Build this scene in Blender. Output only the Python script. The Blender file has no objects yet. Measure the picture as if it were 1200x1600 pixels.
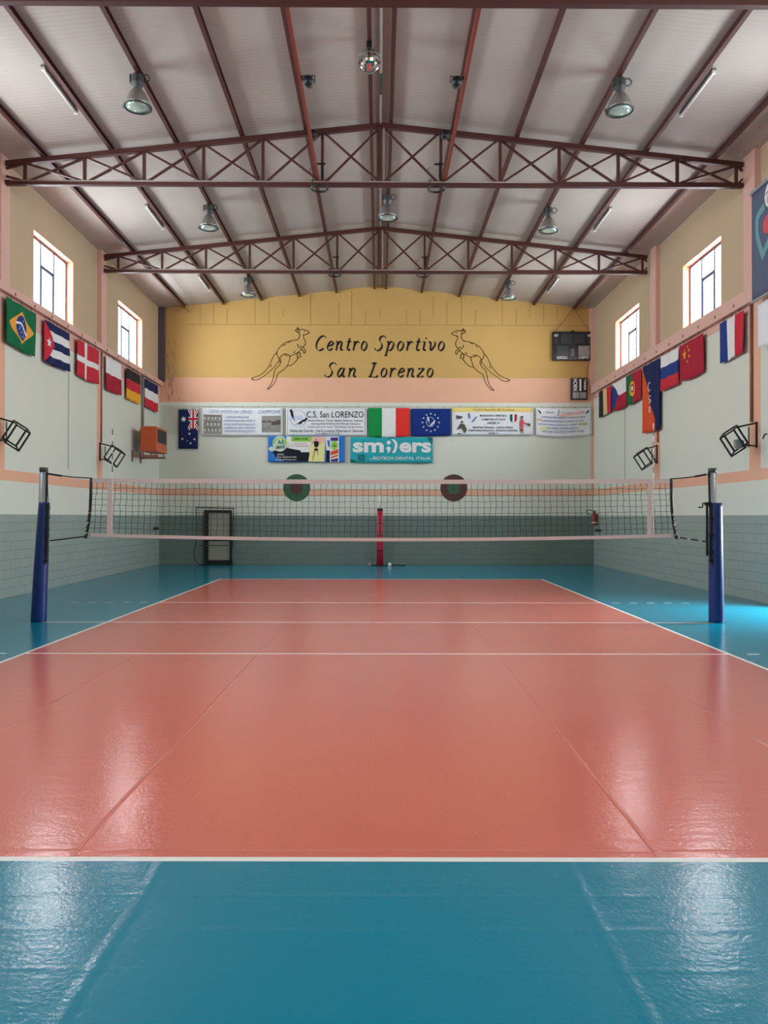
import bpy, bmesh, math, random
from mathutils import Vector, Matrix
random.seed(7)
S = bpy.context.scene
COL = S.collection
PI = math.pi

# ------------------------------------------------------------------ camera, light, exposure
CAM_H, CAM_YAW, CAM_PITCH, CAM_ROLL, FOCAL_PX = 1.740, 0.0065, 0.00594, 0.00115, 1231.9
cam = bpy.data.cameras.new('camera'); camo = bpy.data.objects.new('camera', cam); COL.objects.link(camo)
cam.sensor_fit = 'VERTICAL'; cam.sensor_height = 24.0; cam.lens = 24.0 * FOCAL_PX / 1600.0
cam.clip_start = 0.05; cam.clip_end = 200
fw = Vector((math.sin(CAM_YAW) * math.cos(CAM_PITCH), math.cos(CAM_YAW) * math.cos(CAM_PITCH), math.sin(CAM_PITCH)))
rt = Vector((math.cos(CAM_YAW), -math.sin(CAM_YAW), 0)); up = rt.cross(fw)
r2 = rt * math.cos(CAM_ROLL) + up * math.sin(CAM_ROLL); u2 = up * math.cos(CAM_ROLL) - rt * math.sin(CAM_ROLL)
camo.matrix_world = Matrix((( r2.x, u2.x, -fw.x, 0), (r2.y, u2.y, -fw.y, 0), (r2.z, u2.z, -fw.z, CAM_H), (0, 0, 0, 1)))
S.camera = camo

S.view_settings.view_transform = 'Standard'; S.view_settings.look = 'None'
S.view_settings.exposure = 0.62; S.view_settings.gamma = 1.0; S.view_settings.use_curve_mapping = False
S.cycles.use_denoising = True
S.cycles.max_bounces = 10; S.cycles.diffuse_bounces = 6; S.cycles.glossy_bounces = 4
S.cycles.transparent_max_bounces = 12
S.cycles.sample_clamp_indirect = 6.0

W = bpy.data.worlds.new('overcast_sky'); S.world = W; W.use_nodes = True
W.node_tree.nodes['Background'].inputs[0].default_value = (0.86, 0.93, 1.0, 1)
W.node_tree.nodes['Background'].inputs[1].default_value = 3.0

# room size (metres, camera foot at the origin, hall runs along +Y)
XL, XR, YF, YB = -7.93, 7.78, 28.5, -6.0
RIDGE_X, RIDGE_Z, SLOPE = 0.05, 10.10, 0.106
def zc(x): return RIDGE_Z - SLOPE * abs(x - RIDGE_X)
# windows: (y0, y1) on each side wall
WIN_L = [(-5.4, -3.05), (0.5, 2.85), (6.35, 8.7), (12.25, 14.6), (18.1, 20.45), (23.98, 26.4)]
WIN_R = [(-5.6, -3.25), (0.3, 2.65), (6.15, 8.5), (12.0, 14.35), (17.85, 20.11), (23.5, 25.86)]
WLZ, WRZ = (6.61, 8.33), (6.49, 8.16)
SKY_COL = (0.95, 0.98, 1.0)
WIN_POWER, DOOR_POWER = 520.0, 460.0
def area(name, loc, rot, sx, sy, power, col=SKY_COL):
    l = bpy.data.lights.new(name, 'AREA'); l.shape = 'RECTANGLE'; l.size = sx; l.size_y = sy
    l.energy = power; l.color = col
    o = bpy.data.objects.new(name, l); COL.objects.link(o); o.location = loc; o.rotation_euler = rot
    return o
for ws, wz, side in ((WIN_L, WLZ, -1), (WIN_R, WRZ, 1)):
    for (a, b) in ws:     # daylight arriving at each window
        x = (XL - 0.55) if side < 0 else (XR + 0.55)
        area('window_daylight', (x, (a + b) / 2, (wz[0] + wz[1]) / 2 + 0.08), (0, side * math.radians(84), 0), 2.2, b - a + 0.6, WIN_POWER)
DOOR_Y = (12.7, 15.1)
area('door_daylight', (XR + 1.3, 14.0, 2.1), (0, math.radians(52), 0), 1.9, 1.9, DOOR_POWER, (0.86, 0.95, 1.0))

# ------------------------------------------------------------------ materials
def lin(c):
    return tuple((v / 12.92 if v <= 0.04045 else ((v + 0.055) / 1.055) ** 2.4) for v in [x / 255.0 for x in c])
MATS = {}
def mat(name, rgb, rough=0.6, metal=0.0, var=0.08, scale=3.0, bump=0.0, bscale=40.0, spec=0.5, stretch=(1, 1, 1)):
    if name in MATS: return MATS[name]
    m = bpy.data.materials.new(name); m.use_nodes = True; nt = m.node_tree; b = nt.nodes['Principled BSDF']
    c = lin(rgb)
    b.inputs['Roughness'].default_value = rough; b.inputs['Metallic'].default_value = metal
    b.inputs['Specular IOR Level'].default_value = spec
    tc = nt.nodes.new('ShaderNodeTexCoord'); mp = nt.nodes.new('ShaderNodeMapping'); mp.inputs['Scale'].default_value = stretch
    nt.links.new(tc.outputs['Object'], mp.inputs[0])
    n = nt.nodes.new('ShaderNodeTexNoise'); n.inputs['Scale'].default_value = scale; n.inputs['Detail'].default_value = 5
    nt.links.new(mp.outputs[0], n.inputs['Vector'])
    mx = nt.nodes.new('ShaderNodeMix'); mx.data_type = 'RGBA'
    mx.inputs['A'].default_value = (*[v * (1 - var) for v in c], 1); mx.inputs['B'].default_value = (*[min(1, v * (1 + var)) for v in c], 1)
    nt.links.new(n.outputs['Fac'], mx.inputs['Factor']); nt.links.new(mx.outputs['Result'], b.inputs['Base Color'])
    if bump:
        n2 = nt.nodes.new('ShaderNodeTexNoise'); n2.inputs['Scale'].default_value = bscale; n2.inputs['Detail'].default_value = 3
        nt.links.new(mp.outputs[0], n2.inputs['Vector'])
        bp = nt.nodes.new('ShaderNodeBump'); bp.inputs['Strength'].default_value = 1.0; bp.inputs['Distance'].default_value = bump
        nt.links.new(n2.outputs['Fac'], bp.inputs['Height']); nt.links.new(bp.outputs[0], b.inputs['Normal'])
    MATS[name] = m
    return m
def block_mat(name, rgb, mortar, bw, bh, axis):
    """painted concrete blocks; axis = wall direction (0 = along x, 1 = along y)"""
    m = mat(name, rgb, 0.55, var=0.06, scale=1.3)
    nt = m.node_tree; b = nt.nodes['Principled BSDF']
    tc = nt.nodes.new('ShaderNodeTexCoord'); sp = nt.nodes.new('ShaderNodeSeparateXYZ'); cb = nt.nodes.new('ShaderNodeCombineXYZ')
    nt.links.new(tc.outputs['Object'], sp.inputs[0]); nt.links.new(sp.outputs[axis], cb.inputs[0]); nt.links.new(sp.outputs[2], cb.inputs[1])
    br = nt.nodes.new('ShaderNodeTexBrick'); br.inputs['Scale'].default_value = 1.0
    br.inputs['Brick Width'].default_value = bw; br.inputs['Row Height'].default_value = bh
    br.inputs['Mortar Size'].default_value = 0.006; br.inputs['Mortar Smooth'].default_value = 0.3
    c = lin(rgb)
    br.inputs['Color1'].default_value = (*[v * 0.93 for v in c], 1); br.inputs['Color2'].default_value = (*[v * 1.07 for v in c], 1)
    br.inputs['Mortar'].default_value = (*lin(mortar), 1)
    nt.links.new(cb.outputs[0], br.inputs['Vector'])
    mul = nt.nodes.new('ShaderNodeMix'); mul.data_type = 'RGBA'; mul.inputs['Factor'].default_value = 0.5
    old = b.inputs['Base Color'].links[0].from_socket
    nt.links.new(old, mul.inputs['A']); nt.links.new(br.outputs['Color'], mul.inputs['B']); nt.links.new(mul.outputs['Result'], b.inputs['Base Color'])
    bp = nt.nodes.new('ShaderNodeBump'); bp.inputs['Distance'].default_value = 0.004; bp.invert = True
    nt.links.new(br.outputs['Fac'], bp.inputs['Height']); nt.links.new(bp.outputs[0], b.inputs['Normal'])
    return m
def floor_mat(name, rgb, seams, rough, cross=()):
    """sheet vinyl: welded seams running down the hall, faint ripples and a fine embossed grain"""
    m = mat(name, rgb, rough, var=0.05, scale=0.7, spec=0.5)
    nt = m.node_tree; b = nt.nodes['Principled BSDF']; L = nt.links
    def N(t, **k):
        n = nt.nodes.new(t)
        for a, v in k.items(): setattr(n, a, v)
        return n
    tc = N('ShaderNodeTexCoord'); sp = N('ShaderNodeSeparateXYZ'); L.new(tc.outputs['Object'], sp.inputs[0])
    wob = N('ShaderNodeTexNoise'); wob.inputs['Scale'].default_value = 0.6; L.new(tc.outputs['Object'], wob.inputs['Vector'])
    wm = N('ShaderNodeMath', operation='MULTIPLY_ADD'); wm.inputs[1].default_value = 0.05; wm.inputs[2].default_value = -0.025
    L.new(wob.outputs['Fac'], wm.inputs[0])
    xa = N('ShaderNodeMath', operation='ADD'); L.new(sp.outputs[0], xa.inputs[0]); L.new(wm.outputs[0], xa.inputs[1])
    ab = N('ShaderNodeMath', operation='ABSOLUTE'); L.new(xa.outputs[0], ab.inputs[0])
    tot = None
    def addh(sock, k):
        nonlocal tot
        mu = N('ShaderNodeMath', operation='MULTIPLY'); mu.inputs[1].default_value = k; L.new(sock, mu.inputs[0])
        if tot is None: tot = mu.outputs[0]
        else:
            ad = N('ShaderNodeMath', operation='ADD'); L.new(tot, ad.inputs[0]); L.new(mu.outputs[0], ad.inputs[1]); tot = ad.outputs[0]
    def ridge(src, at, width, h):
        su = N('ShaderNodeMath', operation='SUBTRACT'); su.inputs[1].default_value = at; L.new(src, su.inputs[0])
        a2 = N('ShaderNodeMath', operation='ABSOLUTE'); L.new(su.outputs[0], a2.inputs[0])
        mr = N('ShaderNodeMapRange', interpolation_type='SMOOTHSTEP'); mr.inputs['From Max'].default_value = width
        mr.inputs['To Min'].default_value = 1.0; mr.inputs['To Max'].default_value = 0.0
        L.new(a2.outputs[0], mr.inputs['Value']); addh(mr.outputs[0], h)
    for at, wd, h in seams: ridge(ab.outputs[0], at, wd, h)
    for at, wd, h in cross:
        ya = N('ShaderNodeMath', operation='ADD'); L.new(sp.outputs[1], ya.inputs[0]); L.new(wm.outputs[0], ya.inputs[1])
        ridge(ya.outputs[0], at, wd, h)
    g = N('ShaderNodeTexNoise'); g.inputs['Scale'].default_value = 42; g.inputs['Detail'].default_value = 4; L.new(tc.outputs['Object'], g.inputs['Vector']); addh(g.outputs['Fac'], 0.0022)
    mp = N('ShaderNodeMapping'); mp.inputs['Scale'].default_value = (1.0, 3.0, 1); L.new(tc.outputs['Object'], mp.inputs[0])
    g2 = N('ShaderNodeTexNoise'); g2.inputs['Scale'].default_value = 3.2; g2.inputs['Detail'].default_value = 2; L.new(mp.outputs[0], g2.inputs['Vector']); addh(g2.outputs['Fac'], 0.0035)
    bp = N('ShaderNodeBump'); bp.inputs['Strength'].default_value = 0.55; bp.inputs['Distance'].default_value = 1.0
    L.new(tot, bp.inputs['Height']); L.new(bp.outputs[0], b.inputs['Normal'])
    return m
def ceiling_mat():
    m = mat('ceiling_sheet', (170, 162, 154), 0.5, var=0.15, scale=0.35)
    nt = m.node_tree; b = nt.nodes['Principled BSDF']; L = nt.links
    tc = nt.nodes.new('ShaderNodeTexCoord'); sp = nt.nodes.new('ShaderNodeSeparateXYZ'); L.new(tc.outputs['Object'], sp.inputs[0])
    mu = nt.nodes.new('ShaderNodeMath'); mu.operation = 'MULTIPLY'; mu.inputs[1].default_value = 2 * PI / 0.11; L.new(sp.outputs[1], mu.inputs[0])
    si = nt.nodes.new('ShaderNodeMath'); si.operation = 'SINE'; L.new(mu.outputs[0], si.inputs[0])
    bp = nt.nodes.new('ShaderNodeBump'); bp.inputs['Distance'].default_value = 0.0015; L.new(si.outputs[0], bp.inputs['Height']); L.new(bp.outputs[0], b.inputs['Normal'])
    return m
def glass_mat():
    m = bpy.data.materials.new('window_glass'); m.use_nodes = True; nt = m.node_tree; nt.nodes.clear()
    o = nt.nodes.new('ShaderNodeOutputMaterial'); t = nt.nodes.new('ShaderNodeBsdfTransparent'); g = nt.nodes.new('ShaderNodeBsdfGlossy')
    g.inputs['Roughness'].default_value = 0.08; lw = nt.nodes.new('ShaderNodeLayerWeight'); lw.inputs[0].default_value = 0.5
    pw = nt.nodes.new('ShaderNodeMath'); pw.operation = 'POWER'; pw.inputs[1].default_value = 5.0; nt.links.new(lw.outputs['Facing'], pw.inputs[0])
    f = nt.nodes.new('ShaderNodeMath'); f.operation = 'MULTIPLY_ADD'; f.inputs[1].default_value = 0.9; f.inputs[2].default_value = 0.04; nt.links.new(pw.outputs[0], f.inputs[0])
    n = nt.nodes.new('ShaderNodeTexNoise'); n.inputs['Scale'].default_value = 2.0
    cr = nt.nodes.new('ShaderNodeMix'); cr.data_type = 'RGBA'; cr.inputs['A'].default_value = (0.90, 0.94, 0.97, 1); cr.inputs['B'].default_value = (0.97, 0.99, 1, 1)
    nt.links.new(n.outputs['Fac'], cr.inputs['Factor']); nt.links.new(cr.outputs['Result'], t.inputs[0])
    mx = nt.nodes.new('ShaderNodeMixShader'); nt.links.new(f.outputs[0], mx.inputs[0]); nt.links.new(t.outputs[0], mx.inputs[1]); nt.links.new(g.outputs[0], mx.inputs[2])
    nt.links.new(mx.outputs[0], o.inputs[0]); return m

M = dict(
    red=floor_mat('red_court_vinyl', (210, 110, 96), [(0.0, 0.012, 0.0005), (1.5, 0.018, 0.004), (3.0, 0.018, 0.003)], 0.17, [(0.12, 0.03, 0.003)]),
    teal=floor_mat('teal_surround_vinyl', (0, 128, 154), [(1.02, 0.05, 0.0028), (5.1, 0.02, 0.002), (6.6, 0.02, 0.002)], 0.17, [(-0.36, 0.03, 0.0010), (-0.66, 0.04, 0.0014), (-0.95, 0.03, 0.0010)]),
    line=mat('white_line_paint', (232, 232, 226), 0.35, var=0.03),
    linered=mat('white_line_on_red', (248, 232, 224), 0.35, var=0.03),
    ceil=ceiling_mat(),
    khaki=mat('khaki_wall_paint', (190, 168, 138), 0.75, var=0.07, scale=0.8),
    yellow=mat('yellow_wall_paint', (198, 160, 92), 0.75, var=0.08, scale=0.8),
    salmon=mat('salmon_wall_paint', (224, 172, 142), 0.75, var=0.06, scale=0.8),
    pink=mat('pink_wall_paint', (214, 172, 158), 0.75, var=0.06, scale=0.8),
    white=mat('white_wall_paint', (210, 214, 200), 0.7, var=0.03, scale=0.7),
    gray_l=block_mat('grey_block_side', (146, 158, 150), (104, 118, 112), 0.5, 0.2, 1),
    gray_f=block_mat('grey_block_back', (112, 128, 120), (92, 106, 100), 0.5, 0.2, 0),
    joint=mat('block_joint_brown', (150, 112, 62), 0.9),  # plain dark brown of the joint lines between the top blocks
    stain=mat('damp_stain', (176, 146, 116), 0.9, var=0.25, scale=6),
    peach=mat('peach_window_reveal', (208, 118, 84), 0.7),
    steel=mat('oxide_red_steel', (74, 36, 33), 0.5, var=0.12, scale=2.5),
    orange_steel=mat('orange_red_rail', (132, 58, 40), 0.5, var=0.12, scale=4),
    darksteel=mat('dark_purple_steel', (84, 72, 84), 0.5),
    winframe=mat('blue_grey_window_frame', (84, 98, 120), 0.45),
    glass=glass_mat(),
    black=mat('black_plastic', (18, 19, 21), 0.45),
    blackmetal=mat('black_metal', (14, 14, 15), 0.4, metal=0.2),
    darkgrey=mat('dark_grey_metal', (62, 64, 64), 0.5),
    grey=mat('grey_metal', (140, 142, 142), 0.45, metal=0.4),
    alu=mat('aluminium', (168, 172, 176), 0.38, metal=0.45),
    blue=mat('blue_post_pad', (6, 42, 108), 0.40, bump=0.002, bscale=9),
    redpad=mat('red_post_pad', (196, 38, 66), 0.5),
    tape=mat('white_net_tape', (212, 200, 198), 0.7),
    cord=mat('black_net_cord', (46, 52, 52), 0.8),
    wnet=mat('pale_wall_net', (150, 158, 150), 0.8),
    rope=mat('dark_rope', (30, 30, 30), 0.8),
    lampbell=mat('lamp_bell_aluminium', (150, 146, 142), 0.35, metal=0.55),
    lampglass=mat('lamp_lens', (196, 220, 208), 0.15, metal=0.6, var=0.25, scale=5),
    tubewhite=mat('lamp_tube_white', (228, 226, 222), 0.4),
    mirror=mat('mirror_tiles', (205, 205, 200), 0.08, metal=1.0, var=0.3, scale=28),
    heater=mat('orange_heater_paint', (196, 88, 44), 0.5),
    brown=mat('brown_pipe', (140, 92, 74), 0.5),
    pipegrey=mat('grey_pipe', (120, 126, 122), 0.5),
    conduit=mat('pale_conduit', (158, 146, 138), 0.6),
    text=mat('black_lettering_paint', (24, 16, 22), 0.7),
    outline=mat('brown_outline_paint', (128, 98, 46), 0.8),
    tgreen=mat('green_target_paint', (52, 92, 66), 0.7), tbrown=mat('brown_target_paint', (84, 48, 46), 0.7),
    doorpane=mat('grey_door_pane', (150, 150, 138), 0.35), doorframe=mat('black_door_frame', (16, 18, 20), 0.4),
    doorleaf=mat('grey_door_leaf', (120, 124, 120), 0.5),
    ext=mat('red_extinguisher', (150, 30, 40), 0.35), extlabel=mat('pale_extinguisher_label', (214, 190, 180), 0.5),
    polestripe=mat('white_pole_paint', (236, 228, 220), 0.5), polered=mat('red_pole_paint', (190, 50, 50), 0.5),
)
def cloth(name, rgb): return mat('cloth_' + name, rgb, 0.8, var=0.05, scale=8, spec=0.2)
F_ = dict(green=cloth('green', (18, 104, 66)), yellow=cloth('yellow', (226, 160, 60)), navy=cloth('navy', (28, 40, 84)), blue=cloth('blue', (36, 62, 130)),
          white=cloth('white', (226, 226, 224)), red=cloth('red', (196, 46, 62)), crimson=cloth('crimson', (168, 36, 56)), black=cloth('black', (40, 42, 44)),
          gold=cloth('gold', (232, 168, 50)), cream=cloth('cream', (214, 186, 140)), orange=cloth('orange', (214, 84, 44)), itgreen=cloth('italian_green', (20, 140, 70)),
          itred=cloth('italian_red', (222, 54, 48)), eublue=cloth('royal_blue', (20, 48, 122)), vinyl=cloth('banner_vinyl', (226, 229, 231)), vinylblue=cloth('banner_pale_blue', (200, 208, 228)),
          ink=cloth('ink_black', (30, 32, 44)), inkblue=cloth('ink_blue', (96, 112, 164)), inkgrey=cloth('ink_grey', (128, 128, 130)), photo=cloth('faded_photo', (150, 148, 140)),
          photodark=cloth('faded_photo_dark', (92, 86, 80)), teal=cloth('turquoise', (44, 164, 172)), tealdark=cloth('dark_turquoise', (26, 112, 122)), sky=cloth('sky_blue', (52, 124, 206)),
          lime=cloth('lime', (150, 200, 80)), slate=cloth('slate_blue', (92, 102, 122)), rose=cloth('rose', (204, 90, 100)), aqua=cloth('grey_aqua', (112, 160, 168)),
          pale=cloth('pale_green_white', (206, 218, 204)), gildband=cloth('gold_band', (228, 206, 130)), skin=cloth('printed_skin', (190, 150, 130)), purple=cloth('purple', (70, 56, 130)), paleyellow=cloth('pale_yellow', (226, 224, 150)),
          salmonprint=cloth('pale_salmon_print', (226, 184, 172)))
def scr(name, rgb): return mat(name, rgb, 0.25, var=0.05)

# ------------------------------------------------------------------ mesh helpers
def origin_of(o):
    v = Vector((0, 0, 0))
    while o is not None:
        v += o.location; o = o.parent
    return v
class MB:
    def __init__(s): s.v = []; s.f = []; s.m = []; s.mats = []; s.sm = []
    def mi(s, m):
        if m not in s.mats: s.mats.append(m)
        return s.mats.index(m)
    def add(s, vs, fs, m, smooth=False):
        b = len(s.v); k = s.mi(m); s.v += [tuple(v) for v in vs]
        for f in fs: s.f.append([b + i for i in f]); s.m.append(k); s.sm.append(smooth)
        return s
    def box(s, a, b, m):
        (x0, y0, z0), (x1, y1, z1) = a, b
        return s.add([(x0, y0, z0), (x1, y0, z0), (x1, y1, z0), (x0, y1, z0), (x0, y0, z1), (x1, y0, z1), (x1, y1, z1), (x0, y1, z1)],
                     [(0, 3, 2, 1), (4, 5, 6, 7), (0, 1, 5, 4), (1, 2, 6, 5), (2, 3, 7, 6), (3, 0, 4, 7)], m)
    def bar(s, p, q, w, h, m, upv=(0, 0, 1)):
        p, q = Vector(p), Vector(q); d = (q - p).normalized(); u = Vector(upv)
        if abs(d.dot(u)) > 0.95: u = Vector((0, 1, 0))
        sd = d.cross(u).normalized(); u = sd.cross(d)
        vs = []
        for c in (p, q):
            for a, b in ((-1, -1), (1, -1), (1, 1), (-1, 1)): vs.append(c + sd * a * w / 2 + u * b * h / 2)
        return s.add(vs, [(3, 2, 1, 0), (4, 5, 6, 7), (0, 1, 5, 4), (1, 2, 6, 5), (2, 3, 7, 6), (3, 0, 4, 7)], m)
    def tube(s, pts, r, m, n=8, closed=False, smooth=True):
        pts = [Vector(p) for p in pts]; L = len(pts); rs = r if isinstance(r, (list, tuple)) else [r] * L
        d0 = (pts[1] - pts[0]).normalized(); u = Vector((0, 0, 1)) if abs(d0.z) < 0.9 else Vector((1, 0, 0))
        vs = []; prev = None
        for i, p in enumerate(pts):
            if closed: d = (pts[(i + 1) % L] - pts[i - 1]).normalized()
            elif i == 0: d = d0
            elif i == L - 1: d = (pts[-1] - pts[-2]).normalized()
            else: d = (pts[i + 1] - pts[i - 1]).normalized()
            a = (u - d * u.dot(d)).normalized() if prev is None else (prev - d * prev.dot(d)).normalized()
            prev = a; b = d.cross(a)
            for k in range(n):
                t = 2 * PI * k / n; vs.append(p + a * math.cos(t) * rs[i] + b * math.sin(t) * rs[i])
        fs = []
        for i in range(L if closed else L - 1):
            j = (i + 1) % L
            for k in range(n):
                fs.append((i * n + k, i * n + (k + 1) % n, j * n + (k + 1) % n, j * n + k))
        if not closed: fs += [tuple(range(n - 1, -1, -1)), tuple((L - 1) * n + k for k in range(n))]
        return s.add(vs, fs, m, smooth)
    def lathe(s, prof, m, c=(0, 0, 0), n=24, rot=None, caps=True, smooth=True):
        vs = []; fs = []
        for (r, z) in prof:
            for k in range(n):
                t = 2 * PI * k / n; p = Vector((r * math.cos(t), r * math.sin(t), z))
                if rot is not None: p = rot @ p
                vs.append(p + Vector(c))
        for i in range(len(prof) - 1):
            for k in range(n): fs.append((i * n + k, i * n + (k + 1) % n, (i + 1) * n + (k + 1) % n, (i + 1) * n + k))
        if caps: fs += [tuple(range(n - 1, -1, -1)), tuple((len(prof) - 1) * n + k for k in range(n))]
        return s.add(vs, fs, m, smooth)
    def build(s, name, parent=None, loc=None):
        me = bpy.data.meshes.new(name)
        org = origin_of(parent) if parent is not None else Vector(loc if loc is not None else (0, 0, 0))
        me.from_pydata([Vector(v) - org for v in s.v], [], s.f)
        for m in s.mats: me.materials.append(m)
        for p, k, q in zip(me.polygons, s.m, s.sm): p.material_index = k; p.use_smooth = q
        bm = bmesh.new(); bm.from_mesh(me); bmesh.ops.recalc_face_normals(bm, faces=bm.faces); bm.to_mesh(me); bm.free()
        me.update()
        o = bpy.data.objects.new(name, me); COL.objects.link(o)
        if parent is not None: o.parent = parent
        else: o.location = org
        return o
def tag(o, label, cat, group=None, kind=None):
    o['label'] = label; o['category'] = cat
    if group: o['group'] = group
    if kind: o['kind'] = kind
    return o
def empty(name, loc, label, cat, group=None):
    o = bpy.data.objects.new(name, None); COL.objects.link(o); o.location = loc; o.empty_display_size = 0.2
    return tag(o, label, cat, group)
def struct(o): o['kind'] = 'structure'; return o
def copy_tree(o, parent=None):
    c = o.copy(); COL.objects.link(c); c.parent = parent
    for ch in list(o.children): copy_tree(ch, c)
    return c
def box_obj(name, a, b, m, parent=None, loc=None): return MB().box(a, b, m).build(name, parent, loc)

# court frame -> hall frame (the court is laid a hair off the hall's axis)
CD = 0.0075
def C(x, y, z=0.0):
    rx, ry = x - 0.098, y + 3.989
    return Vector((rx * math.cos(CD) + ry * math.sin(CD), ry * math.cos(CD) - rx * math.sin(CD), z))

# ------------------------------------------------------------------ floor
def build_floor():
    xs = {-9.5, 9.6, -4.5, -4.45, 4.45, 4.5, -5.62, 5.62}
    dash = []
    for sd in (-1, 1):
        for k in range(5):
            a = 4.5 + 0.2 + k * 0.35; dash.append((sd * a, sd * (a + 0.15))); xs |= {sd * a, sd * (a + 0.15)}
    xs = sorted(xs); ys = [-10.0, 0, 0.05, 6.0, 6.05, 8.975, 9.025, 11.95, 12.0, 17.95, 18.0, 24.7]
    mb = MB(); base = bpy.data.objects
    def inside(v, a, b): return min(a, b) <= v <= max(a, b)
    for i in range(len(xs) - 1):
        for j in range(len(ys) - 1):
            x, y = (xs[i] + xs[i + 1]) / 2, (ys[j] + ys[j + 1]) / 2
            court = abs(x) < 4.5 and 0 < y < 18
            mm = M['red'] if court else M['teal']
            if court and (abs(x) > 4.45 or y < 0.05 or y > 17.95): mm = M['line']
            elif court and (inside(y, 6, 6.05) or inside(y, 8.975, 9.025) or inside(y, 11.95, 12)): mm = M['linered']
            elif not court and abs(x) < 5.62 and inside(y, 8.975, 9.025): mm = M['linered']
            elif not court and (inside(y, 6, 6.05) or inside(y, 11.95, 12)) and any(inside(x, *d) for d in dash): mm = M['line']
            q = [(xs[i], ys[j], 0), (xs[i + 1], ys[j], 0), (xs[i + 1], ys[j + 1], 0), (xs[i], ys[j + 1], 0)]
            mb.add(q, [(0, 1, 2, 3)], mm)
    # slab below
    mb.add([(xs[0], ys[0], -0.1), (xs[-1], ys[0], -0.1), (xs[-1], ys[-1], -0.1), (xs[0], ys[-1], -0.1)], [(3, 2, 1, 0)], M['teal'])
    o = mb.build('floor'); o.location = C(0, 0); o.rotation_euler = (0, 0, -CD)
    struct(o)
build_floor()

# ------------------------------------------------------------------ ceiling
def build_ceiling():
    mb = MB(); t = 0.12
    for xa, xb in ((XL - 0.4, RIDGE_X), (RIDGE_X, XR + 0.4)):
        za, zb = zc(xa), zc(xb)
        mb.add([(xa, YB - .3, za), (xb, YB - .3, zb), (xb, YF + .3, zb), (xa, YF + .3, za), (xa, YB - .3, za + t), (xb, YB - .3, zb + t), (xb, YF + .3, zb + t), (xa, YF + .3, za + t)],
               [(0, 1, 2, 3), (7, 6, 5, 4), (0, 4, 5, 1), (1, 5, 6, 2), (2, 6, 7, 3), (3, 7, 4, 0)], M['ceil'])
    struct(mb.build('ceiling'))
build_ceiling()

# ------------------------------------------------------------------ side walls with real window and door openings
def side_wall(name, side):
    X = XL if side < 0 else XR; T = 0.28; wins = WIN_L if side < 0 else WIN_R; wz = WLZ if side < 0 else WRZ
    beam_lo = 6.45 if side < 0 else 6.19
    top = 9.42
    zs = sorted({0, 1.78, 2.3, 2.50, 2.73, 6.0, beam_lo, wz[0], wz[1], top})
    bands = [(-4.3, -3.9), (1.6, 2.0), (7.5, 7.9), (10.0, 10.4), (16.3, 16.75), (22.2, 22.62)] if side < 0 else [(-4.5, -4.1), (1.4, 1.8), (7.3, 7.7), (10.0, 10.4), (16.0, 16.5), (21.76, 22.2)]
    ys = {YB - .3, YF + 0.3, DOOR_Y[0], DOOR_Y[1]}
    for a, b in wins + bands: ys |= {a, b}
    ys = sorted(ys); mb = MB()
    for i in range(len(ys) - 1):
        for j in range(len(zs) - 1):
            y, z = (ys[i] + ys[i + 1]) / 2, (zs[j] + zs[j + 1]) / 2
            if wz[0] < z < wz[1] and any(a < y < b for a, b in wins): continue
            if side > 0 and DOOR_Y[0] < y < DOOR_Y[1] and z < 2.3: continue
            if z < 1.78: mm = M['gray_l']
            elif z < 2.5: mm = M['white']
            elif z < 2.73: mm = M['salmon']
            elif z < 6.0: mm = M['salmon'] if any(a < y < b for a, b in bands) else M['white']
            elif z < wz[0]: mm = M['pink']
            else: mm = M['khaki']
            a = (X, ys[i], zs[j]); b = (X + side * T, ys[i + 1], zs[j + 1])
            mb.box((min(a[0], b[0]), a[1], a[2]), (max(a[0], b[0]), b[1], b[2]), mm)
    struct(mb.build(name))
    return bands
side_wall('wall_left', -1); side_wall('wall_right', 1)

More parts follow.
